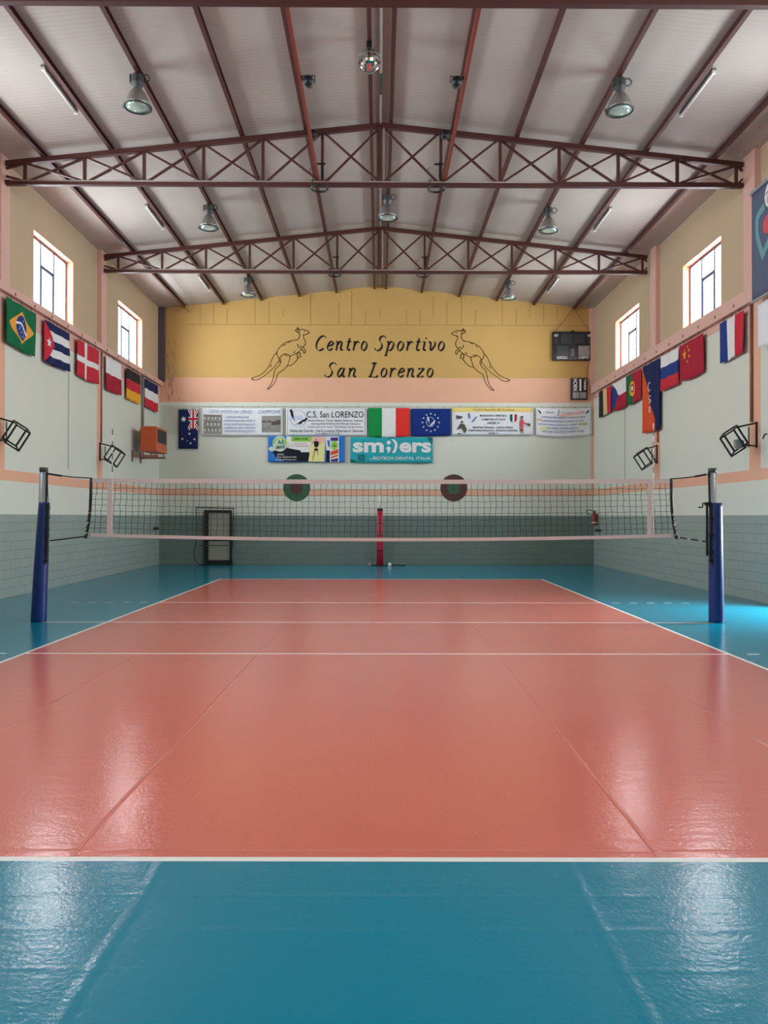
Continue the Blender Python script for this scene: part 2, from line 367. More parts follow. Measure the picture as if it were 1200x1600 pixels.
def build_window(n, side, y0, y1, z0, z1):
    X = XL if side < 0 else XR; sg = side; D = 0.20
    r = struct(MB().box((min(X, X + sg * 0.27), y0, z0), (max(X, X + sg * 0.27), y1, z0 + 0.012), M['peach'])
               .box((min(X, X + sg * 0.27), y0, z1 - 0.012), (max(X, X + sg * 0.27), y1, z1), M['peach'])
               .box((min(X, X + sg * 0.27), y0, z0), (max(X, X + sg * 0.27), y0 + 0.012, z1), M['peach'])
               .box((min(X, X + sg * 0.27), y1 - 0.012, z0), (max(X, X + sg * 0.27), y1, z1), M['peach']).build('window_%d' % n))
    xa, xb = X + sg * (D - 0.025), X + sg * (D + 0.025); xa, xb = min(xa, xb), max(xa, xb)
    f = MB(); w = 0.06; y0 += 0.012; y1 -= 0.012; z0 += 0.012; z1 -= 0.012
    f.box((xa, y0, z0), (xb, y0 + w, z1), M['winframe']).box((xa, y1 - w, z0), (xb, y1, z1), M['winframe'])
    f.box((xa, y0 + w, z0), (xb, y1 - w, z0 + w), M['winframe']).box((xa, y0 + w, z1 - w), (xb, y1 - w, z1), M['winframe'])
    t1, t2 = y0 + (y1 - y0) * 0.335, y0 + (y1 - y0) * 0.665
    for t in (t1, t2): f.box((xa, t - 0.035, z0 + w), (xb, t + 0.035, z1 - w), M['winframe'])
    f.build('window_frame', r)
    sh = MB(); zt = z0 + (z1 - z0) * 0.66; x2a, x2b = min(xa, xb) + 0.005, max(xa, xb) - 0.005
    sh.box((x2a, t1 + 0.03, zt - 0.055), (x2b, t2 - 0.03, zt + 0.03), M['winframe'])
    sh.box((x2a, t1 + 0.03, z0 + w), (x2b, t1 + 0.08, zt - 0.055), M['winframe']).box((x2a, t2 - 0.07, z0 + w), (x2b, t2 - 0.03, zt - 0.055), M['winframe'])
    sh.build('sash', r)
    xm = (xa + xb) / 2
    for a, b in ((y0 + w, t1 - 0.03), (t1 + 0.03, t2 - 0.03), (t2 + 0.03, y1 - w)):
        box_obj('pane', (xm - 0.003, a, z0 + w), (xm + 0.003, b, z1 - w), M['glass'], r)
k = 1
for a, b in WIN_L: build_window(k, -1, a, b, *WLZ); k += 1
for a, b in WIN_R: build_window(k, 1, a, b, *WRZ); k += 1

# ------------------------------------------------------------------ end walls
def build_back_wall():
    mb = MB(); X0, X1 = XL, XR; T = 0.28
    zs = [0, 1.78, 2.49, 2.73, 5.87, 6.76, 8.68]
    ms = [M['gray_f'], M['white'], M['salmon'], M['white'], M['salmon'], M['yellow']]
    for j in range(6): mb.box((X0, YF, zs[j]), (X1, YF + T, zs[j + 1]), ms[j])
    zt = lambda x: zc(x) + 0.06
    vs = [(X0, YF, 8.68), (X1, YF, 8.68), (X1, YF, zt(X1)), (RIDGE_X, YF, zt(RIDGE_X)), (X0, YF, zt(X0))]
    vs += [(x, y + T, z) for x, y, z in vs]
    mb.add(vs, [(0, 1, 2, 3, 4), (9, 8, 7, 6, 5), (0, 5, 6, 1), (1, 6, 7, 2), (2, 7, 8, 3), (3, 8, 9, 4), (4, 9, 5, 0)], M['yellow'])
    # joints between the large top blocks
    e = YF - 0.003
    mb.box((-6.95, e, 8.67), (7.6, YF, 8.685), M['joint'])
    for px in (312, 333, 354, 398, 420, 442, 485, 529, 549, 571, 593, 635, 656, 677, 698, 721, 743, 785, 807, 828, 850, 871):
        x = (px - 592) / 43.25; t = min(zc(x) - 0.05, 8.7 + random.choice([0.55, 0.8, 1.0, 1.3]))
        b = 8.69 + random.choice([0, 0, 0.1, 0.25])
        mb.box((x - 0.008, e, b), (x + 0.008, YF, t), M['joint'])
    # damp patch in the left corner
    for k in range(34):
        x = X0 + 0.28 + random.random() * 0.30 * (1 if k < 30 else 1.6); z = 5.95 + random.random() * 2.3 if k < 30 else 5.95 + random.random() * 0.8
        a = random.uniform(0.015, 0.05); b = random.uniform(0.05, 0.20); n = 9
        mb.add([(x + a * math.cos(2 * PI * q / n) * random.uniform(.6, 1), YF - 0.002 - k * 0.00003, z + b * math.sin(2 * PI * q / n) * random.uniform(.6, 1)) for q in range(n)], [tuple(range(n))], M['stain'])
    struct(mb.build('wall_back'))
build_back_wall()
def build_front_wall():
    mb = MB(); T = 0.28
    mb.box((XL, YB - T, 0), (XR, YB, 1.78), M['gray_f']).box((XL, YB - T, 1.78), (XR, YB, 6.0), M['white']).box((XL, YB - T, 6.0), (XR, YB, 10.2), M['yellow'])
    struct(mb.build('wall_front'))
build_front_wall()

# beams, pilasters and corner posts
def trim(n, a, b, m, bolts=None):
    mb = MB().box(a, b, m)
    if bolts:
        x, ys, z = bolts
        for y in ys: mb.box((x - 0.012, y - 0.025, z - 0.03), (x + 0.012, y + 0.025, z + 0.03), M['brown'])
    return struct(mb.build('trim_%d' % n))
bys = [-3 + 0.95 * q for q in range(33)]
trim(1, (XL, YB, 6.45), (XL + 0.12, YF, 6.61), M['pink'], (XL + 0.12, bys, 6.50))
trim(2, (XR - 0.12, YB, 6.19), (XR, YF, 6.49), M['pink'], (XR - 0.12, bys, 6.30))
n = 3
for (y0, y1) in ((-4.3, -3.9), (1.6, 2.0), (10.0, 10.4), (16.3, 16.7), (22.2, 22.62)):
    trim(n, (XL, y0, 6.61), (XL + 0.12, y1, zc(XL)), M['pink']); n += 1
for (y0, y1) in ((-4.5, -4.1), (1.4, 1.8), (10.0, 10.4), (16.0, 16.5), (21.76, 22.2)):
    trim(n, (XR - 0.12, y0, 6.49), (XR, y1, zc(XR)), M['pink']); n += 1
trim(n, (XL, YF - 0.2, 6.61), (XL + 0.22, YF, zc(XL)), M['darksteel']); n += 1
trim(n, (XR - 0.16, YF - 0.2, 6.49), (XR, YF, zc(XR)), M['pink']); n += 1
trim(n, (XR - 0.10, YF - 0.02, 2.73), (XR, YF, 5.87), M['salmon']); n += 1

# doors
def build_door_back():
    x0, x1, z1 = -6.29, -5.30, 1.97; y = YF
    r = struct(MB().box((x0, y - 0.10, 0), (x0 + 0.16, y - 0.005, z1), M['doorframe']).box((x1 - 0.06, y - 0.10, 0), (x1, y - 0.005, z1), M['doorframe'])
               .box((x0 + 0.16, y - 0.10, z1 - 0.10), (x1 - 0.06, y - 0.005, z1), M['doorframe']).build('door_1'))
    MB().box((x0 + 0.16, y - 0.08, 0.02), (x1 - 0.06, y - 0.03, 0.17), M['doorframe']).box((x0 + 0.16, y - 0.08, 0.86), (x1 - 0.06, y - 0.03, 0.96), M['doorframe']).build('rail', r)
    box_obj('pane', (x0 + 0.16, y - 0.06, 0.96), (x1 - 0.06, y - 0.04, z1 - 0.10), M['doorpane'], r)
    box_obj('pane', (x0 + 0.16, y - 0.06, 0.17), (x1 - 0.06, y - 0.04, 0.86), M['doorpane'], r)
    MB().bar((x0 + 0.18, y - 0.11, 0.90), (x1 - 0.08, y - 0.11, 0.90), 0.03, 0.03, M['blackmetal']).build('push_bar', r)
build_door_back()
def build_door_side():
    y0, y1 = DOOR_Y
    r = struct(MB().box((XR, y0, 0), (XR + 0.28, y0 + 0.06, 2.3), M['doorframe']).box((XR, y1 - 0.06, 0), (XR + 0.28, y1, 2.3), M['doorframe'])
               .box((XR, y0 + 0.06, 2.24), (XR + 0.28, y1 - 0.06, 2.3), M['doorframe']).build('door_2'))
    box_obj('leaf', (XR + 0.30, y1 - 0.02, 0.02), (XR + 1.4, y1 + 0.03, 2.22), M['doorleaf'], r)
build_door_side()

# ------------------------------------------------------------------ roof steel
def build_truss():
    Y = 16.5; r = empty('roof_truss', (RIDGE_X, Y, 8.66), 'x', 'truss', 'roof trusses')
    xe = XR - 0.14 - RIDGE_X; ztop = lambda d: zc(RIDGE_X + d) - 0.155; zb = 8.71; st = M['steel']
    x0, x1 = RIDGE_X - xe + 0.02, RIDGE_X + xe
    xl = XL + 0.13
    MB().bar((xl, Y, zb), (x1, Y, zb), 0.10, 0.10, st).build('bottom_chord', r)
    for s, xx in ((-1, xl), (1, x1)):
        MB().bar((RIDGE_X, Y, ztop(0)), (xx, Y, ztop(abs(xx - RIDGE_X))), 0.10, 0.10, st).build('top_chord', r)
    MB().bar((RIDGE_X - 0.05, Y, zb), (RIDGE_X - 0.05, Y, ztop(0)), 0.10, 0.10, st).bar((RIDGE_X + 0.045, Y, zb + .05), (RIDGE_X + 0.045, Y, ztop(0)), 0.03, 0.06, M['conduit']).build('king_post', r)
    P = 1.243
    for s in (-1, 1):
        for q in range(1, 7):
            x = RIDGE_X + s * P * q
            MB().bar((x, Y, zb + 0.04), (x, Y, ztop(P * q) - 0.04), 0.06, 0.06, st).build('post', r)
        for q in range(6):
            a, b = RIDGE_X + s * (P * q + 0.06), RIDGE_X + s * (P * (q + 1) - 0.06)
            MB().bar((a, Y - 0.015, zb + 0.05), (b, Y - 0.015, ztop(P * (q + 1)) - 0.05), 0.042, 0.042, st).build('diagonal', r)
            MB().bar((a, Y + 0.03, ztop(P * q) - 0.05), (b, Y + 0.03, zb + 0.05), 0.042, 0.042, st).build('diagonal', r)
        a, b = RIDGE_X + s * (P * 6 + 0.05), (xl if s < 0 else x1)
        MB().bar((a, Y, zb + 0.05), (b, Y, zb + 0.14), 0.042, 0.042, st).build('diagonal', r)
        MB().bar((a, Y, ztop(P * 6) - 0.05), (b, Y, ztop(P * 6) - 0.14), 0.042, 0.042, st).build('diagonal', r)
    MB().tube([(xl + .1, Y - 0.062, zb + 0.03), (RIDGE_X + 3.6, Y - 0.062, zb + 0.03)], 0.013, M['conduit'], 6).build('conduit', r)
    return r
tr = build_truss()
tr['label'] = 'red-brown lattice roof truss in the middle, its full web visible nearest the camera'
t2 = copy_tree(tr); t2.location.y = 22.4; t2['label'] = 'red-brown lattice roof truss furthest away, close to the back wall'
t0 = copy_tree(tr); t0.location.y = 10.63; t0['label'] = 'red-brown roof truss overhead with only its bottom chord showing along the top edge'

PX = [(-7.02, 'outermost left roof purlin next to the left wall'), (-5.61, 'left roof purlin with the tube lights, second in from the left wall'), (-4.25, 'left roof purlin carrying the row of three bell lamps'),
      (-2.88, 'left roof purlin between the bell lamps and the orange rail'), (-1.54, 'left roof purlin directly above the left orange rail'), (-0.17, 'left purlin of the close ridge pair, holding the mirror ball'),
      (0.245, 'right purlin of the close ridge pair'), (1.54, 'right roof purlin directly above the right orange rail'), (2.89, 'right roof purlin between the orange rail and the bell lamps'),
      (4.26, 'right roof purlin carrying the row of three bell lamps'), (5.61, 'right roof purlin with the tube lights, second in from the right wall'), (7.05, 'outermost right roof purlin next to the right wall')]
pur = None
for x, lab in PX:
    if pur is None:
        mb = MB(); L0, L1 = YB + 0.05, YF - 0.01      # C section, built around its own axis
        mb.box((-0.012 - 0.025, L0, -0.05), (-0.012, L1, 0.05), M['steel']).box((-0.037, L0, -0.05), (0.037, L1, -0.042), M['steel']).box((-0.037, L0, 0.042), (0.037, L1, 0.05), M['steel'])
        pur = mb.build('roof_purlin'); o = pur
    else:
        o = pur.copy(); COL.objects.link(o)
    o.location = (x, 0, zc(x) - 0.056); tag(o, lab.capitalize() if False else 'dark red steel ' + lab, 'purlin', 'roof purlins')
for s, w in ((-1, 'left'), (1, 'right')):
    x = RIDGE_X + s * 1.33
    mb = MB().bar((x, 10.60, 8.79), (x, 16.48, 8.79), 0.055, 0.06, M['orange_steel'])
    tag(mb.build('equipment_rail', loc=(x, 13.6, 8.76)), 'orange-red square rail laid across the truss bottom chords %s of the ridge' % w, 'rail', 'orange rails between trusses')
tag(MB().tube([(RIDGE_X - 0.02, YB + .1, 9.99), (RIDGE_X - 0.02, 10.0, 9.985), (RIDGE_X - 0.02, 28.2, 9.99)], 0.022, M['conduit'], 8).bar((RIDGE_X - 0.02, 14.6, 9.97), (RIDGE_X - 0.02, 15.3, 9.97), 0.05, 0.04, M['darkgrey']).build('conduit_pipe', loc=(RIDGE_X, 10, 9.98)),
    'pale pipe running along the very ridge of the ceiling', 'pipe')
tag(MB().tube([(-6.85, 22.3, 9.02), (-6.85, 28.45, 9.12)], 0.016, M['brown'], 6).build('conduit_pipe', loc=(-6.85, 25, 9.05)), 'thin brown rod running under the ceiling to the back wall, upper left', 'pipe')

# ------------------------------------------------------------------ bell lamps
def build_lamp(x, y, ztop, stem):
    r = empty('bell_lamp', (x, y, ztop), 'x', 'lamp', 'bell lamps under the roof')
    z = ztop
    MB().bar((x, y, z), (x, y, z - stem), 0.05, 0.03, M['darkgrey']).build('hanger', r)
    z -= stem
    g = MB(); pr = [(0.07, 0), (0.105, -0.03), (0.11, -0.16), (0.085, -0.21), (0.06, -0.26)]
    g.lathe([(a, b + z) for a, b in pr], M['darkgrey'], (x, y, 0), 12, smooth=False).box((x - 0.13, y - 0.05, z - 0.16), (x - 0.09, y + 0.05, z - 0.02), M['darkgrey'])
    g.build('ballast_housing', r)
    MB().tube([(x + 0.09, y, z - 0.02), (x + 0.16, y - .01, z - 0.01), (x + 0.205, y - .01, z - 0.06), (x + 0.20, y, z - 0.11), (x + 0.14, y, z - 0.14), (x + 0.09, y, z - 0.13)], 0.010, M['black'], 6).build('cable_loop', r)
    zz = z - 0.25
    bell = MB(); pr = [(0.06, 0), (0.10, -0.03), (0.15, -0.10), (0.19, -0.18), (0.215, -0.26), (0.235, -0.33), (0.225, -0.33), (0.20, -0.26), (0.14, -0.10), (0.05, -0.02)]
    bell.lathe([(a, b + zz) for a, b in pr], M['lampbell'], (x, y, 0), 28, caps=False); b = bell.build('bell_shade', r)
    MB().lathe([(0.232, zz - 0.325), (0.248, zz - 0.325), (0.248, zz - 0.345), (0.232, zz - 0.345)], M['darkgrey'], (x, y, 0), 28, caps=False).box((x - 0.265, y - .012, zz - 0.345), (x - 0.24, y + .012, zz - 0.30), M['darkgrey']).build('rim', b)
    MB().lathe([(0.005, zz - 0.318), (0.12, zz - 0.322), (0.23, zz - 0.330), (0.12, zz - 0.345), (0.005, zz - 0.350)], M['lampglass'], (x, y, 0), 28).build('lens', b)
    return r
lz = zc(4.25) - 0.108
lamp = build_lamp(-4.25, 13.85, lz, 0.03)
lamp['label'] = 'grey bell lamp on the left purlin, the large one nearest the camera'
for (x, y, lab) in ((-4.25, 19.65, 'grey bell lamp on the left purlin between the two lattice trusses'), (-4.25, 25.6, 'small grey bell lamp on the left purlin, the last before the back wall'),
                    (4.26, 13.9, 'grey bell lamp on the right purlin, the large one nearest the camera'), (4.26, 19.75, 'grey bell lamp on the right purlin between the two lattice trusses'),
                    (4.26, 25.9, 'small grey bell lamp on the right purlin, the last before the back wall')):
    c = copy_tree(lamp); c.location = (x, y, lz); c['label'] = lab
cl = build_lamp(0.20, 19.05, zc(0.245) - 0.108, 0.42); cl['label'] = 'bell lamp hanging on a long stem at the ridge behind the nearer truss'

# tube lights
def build_tube(x, y0, y1, z):
    r = empty('tube_light', (x, (y0 + y1) / 2, z), 'x', 'lamp', 'tube lights beside the purlins')
    MB().box((x - 0.035, y0, z - 0.01), (x + 0.035, y1, z + 0.035), M['grey']).build('batten', r)
    MB().tube([(x, y0 + 0.04, z - 0.035), (x, y1 - 0.04, z - 0.035)], 0.022, M['tubewhite'], 10).build('tube', r)
    for y in (y0 + 0.02, y1 - 0.02): MB().box((x - 0.03, y - 0.02, z - 0.06), (x + 0.03, y + 0.02, z - 0.01), M['tubewhite']).build('end_cap', r)
    MB().bar((x, (y0 + y1) / 2, z + 0.03), (x, (y0 + y1) / 2, zc(x) - 0.0), 0.03, 0.03, M['darkgrey']).build('hanger', r)
    return r
tl = build_tube(-5.75, 13.45, 14.95, 9.42); tl['label'] = 'white tube light under the left roof slope nearest the camera'
for x, y, lab in ((-5.75, 20.2, 'white tube light under the left roof slope between the two lattice trusses'), (-5.75, 25.9, 'small tube light under the left roof slope near the back wall'),
                  (5.75, 14.2, 'white tube light under the right roof slope nearest the camera'), (5.75, 20.25, 'white tube light under the right roof slope between the two lattice trusses'),
                  (5.75, 26.0, 'small tube light under the right roof slope near the back wall')):
    c = copy_tree(tl); c.location = (x, y, 9.42); c['label'] = lab

# mirror ball
def build_ball():
    x, y, z, R = -0.177, 13.6, 9.62, 0.20
    r = empty('mirror_ball', (x, y, z), 'round mirror ball hanging from the ridge purlin', 'mirror ball')
    mb = MB(); rows = 14
    prof = [(max(0.004, R * math.sin(PI * q / rows)), z + R * math.cos(PI * q / rows)) for q in range(rows + 1)]
    mb.lathe(prof, M['mirror'], (x, y, 0), 26, smooth=False); mb.build('ball', r)
    MB().tube([(x, y, z + R - 0.01), (x, y, 9.90)], 0.022, M['darkgrey'], 10).build('stem', r)
    MB().box((x - 0.045, y - 0.04, 9.86), (x + 0.045, y + 0.04, 9.955), M['black']).build('motor', r)
    MB().lathe([(R + 0.002, z + 0.045), (R + 0.008, z + 0.05), (R + 0.002, z + 0.06)], M['grey'], (x, y, 0), 26, caps=False).build('band', r)
build_ball()

# spotlights
def build_spot(x, y, z, sgn):
    r = empty('spotlight', (x, y, z), 'x', 'spotlight', 'small black spotlights')
    MB().tube([(x, y - 0.02, z), (x, y - 0.20, z - 0.05)], [0.075, 0.085], M['darkgrey'], 14).build('housing', r)
    MB().tube([(x, y - 0.201, z - 0.05), (x, y - 0.212, z - 0.053)], [0.078, 0.078], M['black'], 14).build('lens', r)
    MB().tube([(x - 0.095, y - 0.09, z - 0.02), (x - 0.095, y - 0.07, z + 0.10), (x + 0.095, y - 0.07, z + 0.10), (x + 0.095, y - 0.09, z - 0.02)], 0.010, M['black'], 6).build('yoke', r)
    MB().bar((x - 0.09, y - 0.07, z + 0.07), (x - 0.1165, y - 0.07, z + 0.07), 0.04, 0.05, M['black']).build('clamp', r)
    return r
sp = build_spot(-1.135, 12.7, 8.72, 1); sp['label'] = 'small black spotlight on the left orange rail'
for x, y, z, lab in ((1.235, 12.7, 8.72, 'small black spotlight on the right orange rail'), (-1.37, 16.42, 9.68, 'dark spotlight clamped under the top chord of the nearer truss, left of the ridge'), (1.36, 16.42, 9.68, 'dark spotlight clamped under the top chord of the nearer truss, right of the ridge')):
    c = copy_tree(sp); c.location = (x, y, z); c['label'] = lab; c.scale.x = -1 if x > 0 else 1
# hanging rings under the trusses
def build_ring(x, y):
    r = empty('hanging_ring', (x, y, 8.62), 'x', 'ring', 'black rings under the trusses')
    MB().tube([(x + 0.17 * math.cos(2 * PI * q / 24), y + 0.17 * math.sin(2 * PI * q / 24), 8.60) for q in range(24)], 0.022, M['black'], 8, closed=True).build('ring', r)
    MB().box((x - 0.19, y + 0.04, 8.762), (x + 0.19, y + 0.10, 8.79), M['steel']).build('plate', r)
    m = MB()
    for q in (-1, 1): m.tube([(x + q * 0.165, y, 8.60), (x + q * 0.13, y - .07, 8.78)], 0.009, M['black'], 6)
    m.build('hanger', r)
    MB().bar((x + 0.06, y - 0.08, 8.80), (x + 0.06, y - 0.08, 9.12), 0.035, 0.035, M['blackmetal']).bar((x - 0.05, y - 0.08, 9.08), (x + 0.13, y - 0.08, 9.08), 0.03, 0.03, M['blackmetal']).build('clamp_bar', r)
    MB().tube([(x - 0.10, y - 0.09, 8.80), (x - 0.18, y - 0.10, 8.88), (x - 0.20, y - 0.10, 8.96), (x - 0.14, y - 0.09, 9.01)], 0.007, M['black'], 6).build('cable', r)
    return r
rg = build_ring(1.20, 16.45); rg['label'] = 'black ring hung below the nearer truss, right of the ridge'
for x, y, lab in ((-1.25, 16.45, 'black ring hung below the nearer truss, left of the ridge'), (-1.26, 22.35, 'black ring hung below the further truss, left of the ridge'), (1.25, 22.35, 'black ring hung below the further truss, right of the ridge')):
    c = copy_tree(rg); c.location = (x, y, 8.62); c['label'] = lab

# ------------------------------------------------------------------ text in mesh form
def text2d(body, shear=0.0, bold=0.0):
    cu = bpy.data.curves.new('t', 'FONT'); cu.body = body; cu.size = 1; cu.offset = bold; cu.resolution_u = 3
    o = bpy.data.objects.new('t', cu); COL.objects.link(o)
    dg = bpy.context.evaluated_depsgraph_get(); dg.update()
    me = bpy.data.meshes.new_from_object(o.evaluated_get(dg))
    vs = [(v.co.x + shear * v.co.y, v.co.y) for v in me.vertices]; fs = [tuple(p.vertices) for p in me.polygons]
    bpy.data.objects.remove(o); bpy.data.curves.remove(cu); bpy.data.meshes.remove(me)
    return vs, fs
def fit(vs, u0, v0, u1, v1):
    """to the box u0..u1, v0 (top) .. v1 (bottom), v pointing down"""
    xs = [p[0] for p in vs]; ys = [p[1] for p in vs]; ax, bx, ay, by = min(xs), max(xs), min(ys), max(ys)
    sx = (u1 - u0) / max(1e-6, bx - ax); sy = (v1 - v0) / max(1e-6, by - ay)
    return [(u0 + (x - ax) * sx, v1 - (y - ay) * sy) for x, y in vs]
def star(cx, cy, r, n=5, inner=0.42, rot=0, ay=1.0):
    return [(cx + (r if q % 2 == 0 else r * inner) * math.sin(PI * q / n + rot), cy - ay * (r if q % 2 == 0 else r * inner) * math.cos(PI * q / n + rot)) for q in range(2 * n)]
def disc(cx, cy, rx, ry, n=24): return [(cx + rx * math.cos(2 * PI * q / n), cy + ry * math.sin(2 * PI * q / n)) for q in range(n)]
def cr(pts, n=6):
    """Catmull-Rom through 2-D points"""
    P = [pts[0]] + list(pts) + [pts[-1]]; out = []
    for i in range(1, len(P) - 2):
        for q in range(n):
            t = q / n; a, b, c, d = P[i - 1], P[i], P[i + 1], P[i + 2]
            out.append(tuple(0.5 * (2 * b[j] + (c[j] - a[j]) * t + (2 * a[j] - 5 * b[j] + 4 * c[j] - d[j]) * t * t + (3 * b[j] - a[j] - 3 * c[j] + d[j]) * t ** 3) for j in (0, 1)))
    out.append(tuple(pts[-1])); return out
def stroke(pts, w):
    """closed ribbon polygons along a 2-D polyline"""
    qs = []
    for (x0, y0), (x1, y1) in zip(pts, pts[1:]):
        l = math.hypot(x1 - x0, y1 - y0)
        if l < 1e-6: continue
        nx, ny = -(y1 - y0) / l * w / 2, (x1 - x0) / l * w / 2; ex, ey = (x1 - x0) / l * w * .3, (y1 - y0) / l * w * .3
        qs.append([(x0 + nx - ex, y0 + ny - ey), (x0 - nx - ex, y0 - ny - ey), (x1 - nx + ex, y1 - ny + ey), (x1 + nx + ex, y1 + ny + ey)])
    return qs

# ------------------------------------------------------------------ cloth sheets (flags and banners)
def sheet(name, label, cat, group, P0, U, N, W_, H_, classify, cuts=(), prints=(), ripple=0.02, waves=2.5, sag=0.0, hem=0.0, nx=20, ny=12, taper=None, eyelets=0, ey=0.075):
    """P0 = top-left corner as seen from the hall, U = rightwards, N = towards the viewer.
    classify(u, v) -> material; cuts = straight colour borders (u, v, du, dv); prints = (polygons|tris, material)"""
    P0, U, N = Vector(P0), Vector(U), Vector(N); ph = random.random() * 6
    def mapp(u, v, off=0.0):
        uu = u
        if taper: uu = taper(u, v)
        d = ripple * (0.25 + 0.75 * v) * math.sin(waves * 2 * PI * u + ph + 0.8 * v) + ripple * 0.3 * math.sin(waves * 5.1 * u + 3 * v + ph)
        z = -v * H_ - sag * 4 * u * (1 - u) * (1 - 0.6 * v) - hem * math.sin(PI * u) * v + hem * 0.5 * math.sin(5 * u + ph) * v
        return P0 + U * (uu * W_) + Vector((0, 0, 1)) * z + N * (0.03 + ripple * 1.2 + d + off)
    bm = bmesh.new(); bmesh.ops.create_grid(bm, x_segments=nx, y_segments=ny, size=0.5)
    for v in bm.verts: v.co = Vector((v.co.x + 0.5, 0.5 - v.co.y, 0))
    for (u, v, du, dv) in cuts:
        bmesh.ops.bisect_plane(bm, geom=bm.verts[:] + bm.edges[:] + bm.faces[:], plane_co=(u, v, 0), plane_no=(-dv, du, 0), dist=1e-5)
    mb = MB()
    bm.verts.index_update()
    vs = [mapp(v.co.x, v.co.y) for v in bm.verts]; vb = [mapp(v.co.x, v.co.y, -0.006) for v in bm.verts]
    base = len(mb.v); mb.v += [tuple(p) for p in vs] + [tuple(p) for p in vb]; nv = len(vs)
    for f in bm.faces:
        c = f.calc_center_median(); k = mb.mi(classify(c.x, c.y)); idx = [v.index for v in f.verts]
        mb.f.append([base + i for i in idx]); mb.m.append(k); mb.sm.append(True)
        mb.f.append([base + nv + i for i in reversed(idx)]); mb.m.append(k); mb.sm.append(True)
        for e in f.edges:
            if e.is_boundary:
                a, b = e.verts[0].index, e.verts[1].index
                mb.f.append([base + a, base + b, base + nv + b, base + nv + a]); mb.m.append(k); mb.sm.append(False)
    bm.free()
    off = 0.0
    for item in prints:
        kind, data, mm = item; off += 0.0022
        if kind == 'polys':
            for poly in data:
                b2 = bmesh.new(); b2.faces.new([b2.verts.new((x, y, 0)) for x, y in poly])
                big = max(p[0] for p in poly) - min(p[0] for p in poly) > 0.12
                if big:
                    for q in range(1, nx): bmesh.ops.bisect_plane(b2, geom=b2.verts[:] + b2.edges[:] + b2.faces[:], plane_co=(q / nx, 0, 0), plane_no=(1, 0, 0), dist=1e-5)
                    for q in range(1, ny): bmesh.ops.bisect_plane(b2, geom=b2.verts[:] + b2.edges[:] + b2.faces[:], plane_co=(0, q / ny, 0), plane_no=(0, 1, 0), dist=1e-5)
                b2.verts.index_update()
                mb.add([mapp(v.co.x, v.co.y, off) for v in b2.verts], [tuple(v.index for v in f.verts) for f in b2.faces], mm); b2.free()
        else:
            tv, tf = data
            mb.add([mapp(x, y, off) for x, y in tv], tf, mm)
    if eyelets:
        for q in range(eyelets):
            p = mapp((q + 0.5) / eyelets, 0.01, 0.0); mb.tube([p + Vector((0, 0, 0.02)), p + Vector((0, 0, ey)) - N * 0.02], 0.007, M['rope'], 5)
    o = mb.build(name, loc=P0); tag(o, label, cat, group)
    # keep printed faces turned to the hall
    return o
def T(body, u0, v0, u1, v1, shear=0.0, bold=0.0):
    vs, fs = text2d(body, shear, bold); return (fit(vs, u0, v0, u1, v1), fs)
def rect(u0, v0, u1, v1): return [(u0, v0), (u1, v0), (u1, v1), (u0, v1)]

GF = 'flags hanging below the wall beams'
LN = dict(U=(0, 1, 0), N=(1, 0, 0)); RN = dict(U=(0, -1, 0), N=(-1, 0, 0))
XLF, XRF = XL + 0.045, XR - 0.045
def lflag(label, y0, y1, H_, classify, zt=6.36, **k):
    k.setdefault('eyelets', 3); k.setdefault('ey', 0.11)
    return sheet('flag', label, 'flag', GF, (XLF, y0, zt), LN['U'], LN['N'], y1 - y0, H_, classify, **k)
def rflag(label, y0, y1, H_, classify, zt=6.10, **k):
    k.setdefault('eyelets', 3); k.setdefault('ey', 0.11)
    return sheet('flag', label, 'flag', GF, (XRF, y0, zt), RN['U'], RN['N'], y0 - y1, H_, classify, **k)
def hstripes(*ms):
    n_ = len(ms); return (lambda u, v: ms[min(n_ - 1, int(v * n_))]), [(0, q / n_, 1, 0) for q in range(1, n_)]
def vstripes(*ms):
    n_ = len(ms); return (lambda u, v: ms[min(n_ - 1, int(u * n_))]), [(q / n_, 0, 0, 1) for q in range(1, n_)]
# left wall, near to far
bz_pr = [('polys', [[(0.5, 0.14), (0.90, 0.5), (0.5, 0.86), (0.10, 0.5)]], F_['yellow']), ('polys', [disc(0.5, 0.5, 0.18, 0.27)], F_['blue']),
         ('polys', stroke(cr([(0.325, 0.44), (0.45, 0.42), (0.58, 0.50), (0.67, 0.60)]), 0.05), F_['white']),
         ('polys', [disc(x, y, 0.012, 0.018, 6) for x, y in ((.40, .55), (.44, .62), (.50, .58), (.55, .66), (.47, .70), (.56, .60), (.42, .50), (.52, .52), (.60, .68), (.53, .34))], F_['white'])]
lflag('green flag with a yellow diamond and blue globe, nearest on the left wall', 16.57, 18.03, 0.97, lambda u, v: F_['green'], prints=bz_pr, hem=0.03)
cf, cc = hstripes(F_['navy'], F_['white'], F_['navy'], F_['white'], F_['navy'])
def cuba(u, v): return F_['red'] if u < 0.42 * (1 - abs(2 * v - 1)) else cf(u, v)
lflag('blue and white striped flag with a red triangle and white star', 18.5, 19.97, 0.97, cuba, cuts=cc + [(0, 0, 0.42, 0.5), (0, 1, 0.42, -0.5)], prints=[('polys', [star(0.15, 0.5, 0.085, ay=1.5)], F_['white'])], hem=0.03)
def dk(u, v): return F_['white'] if (0.30 < u < 0.43 or 0.42 < v < 0.58) else F_['red']
lflag('red flag with a white cross on the left wall', 20.5, 22.08, 0.94, dk, cuts=[(0.30, 0, 0, 1), (0.43, 0, 0, 1), (0, 0.42, 1, 0), (0, 0.58, 1, 0)], hem=0.03)
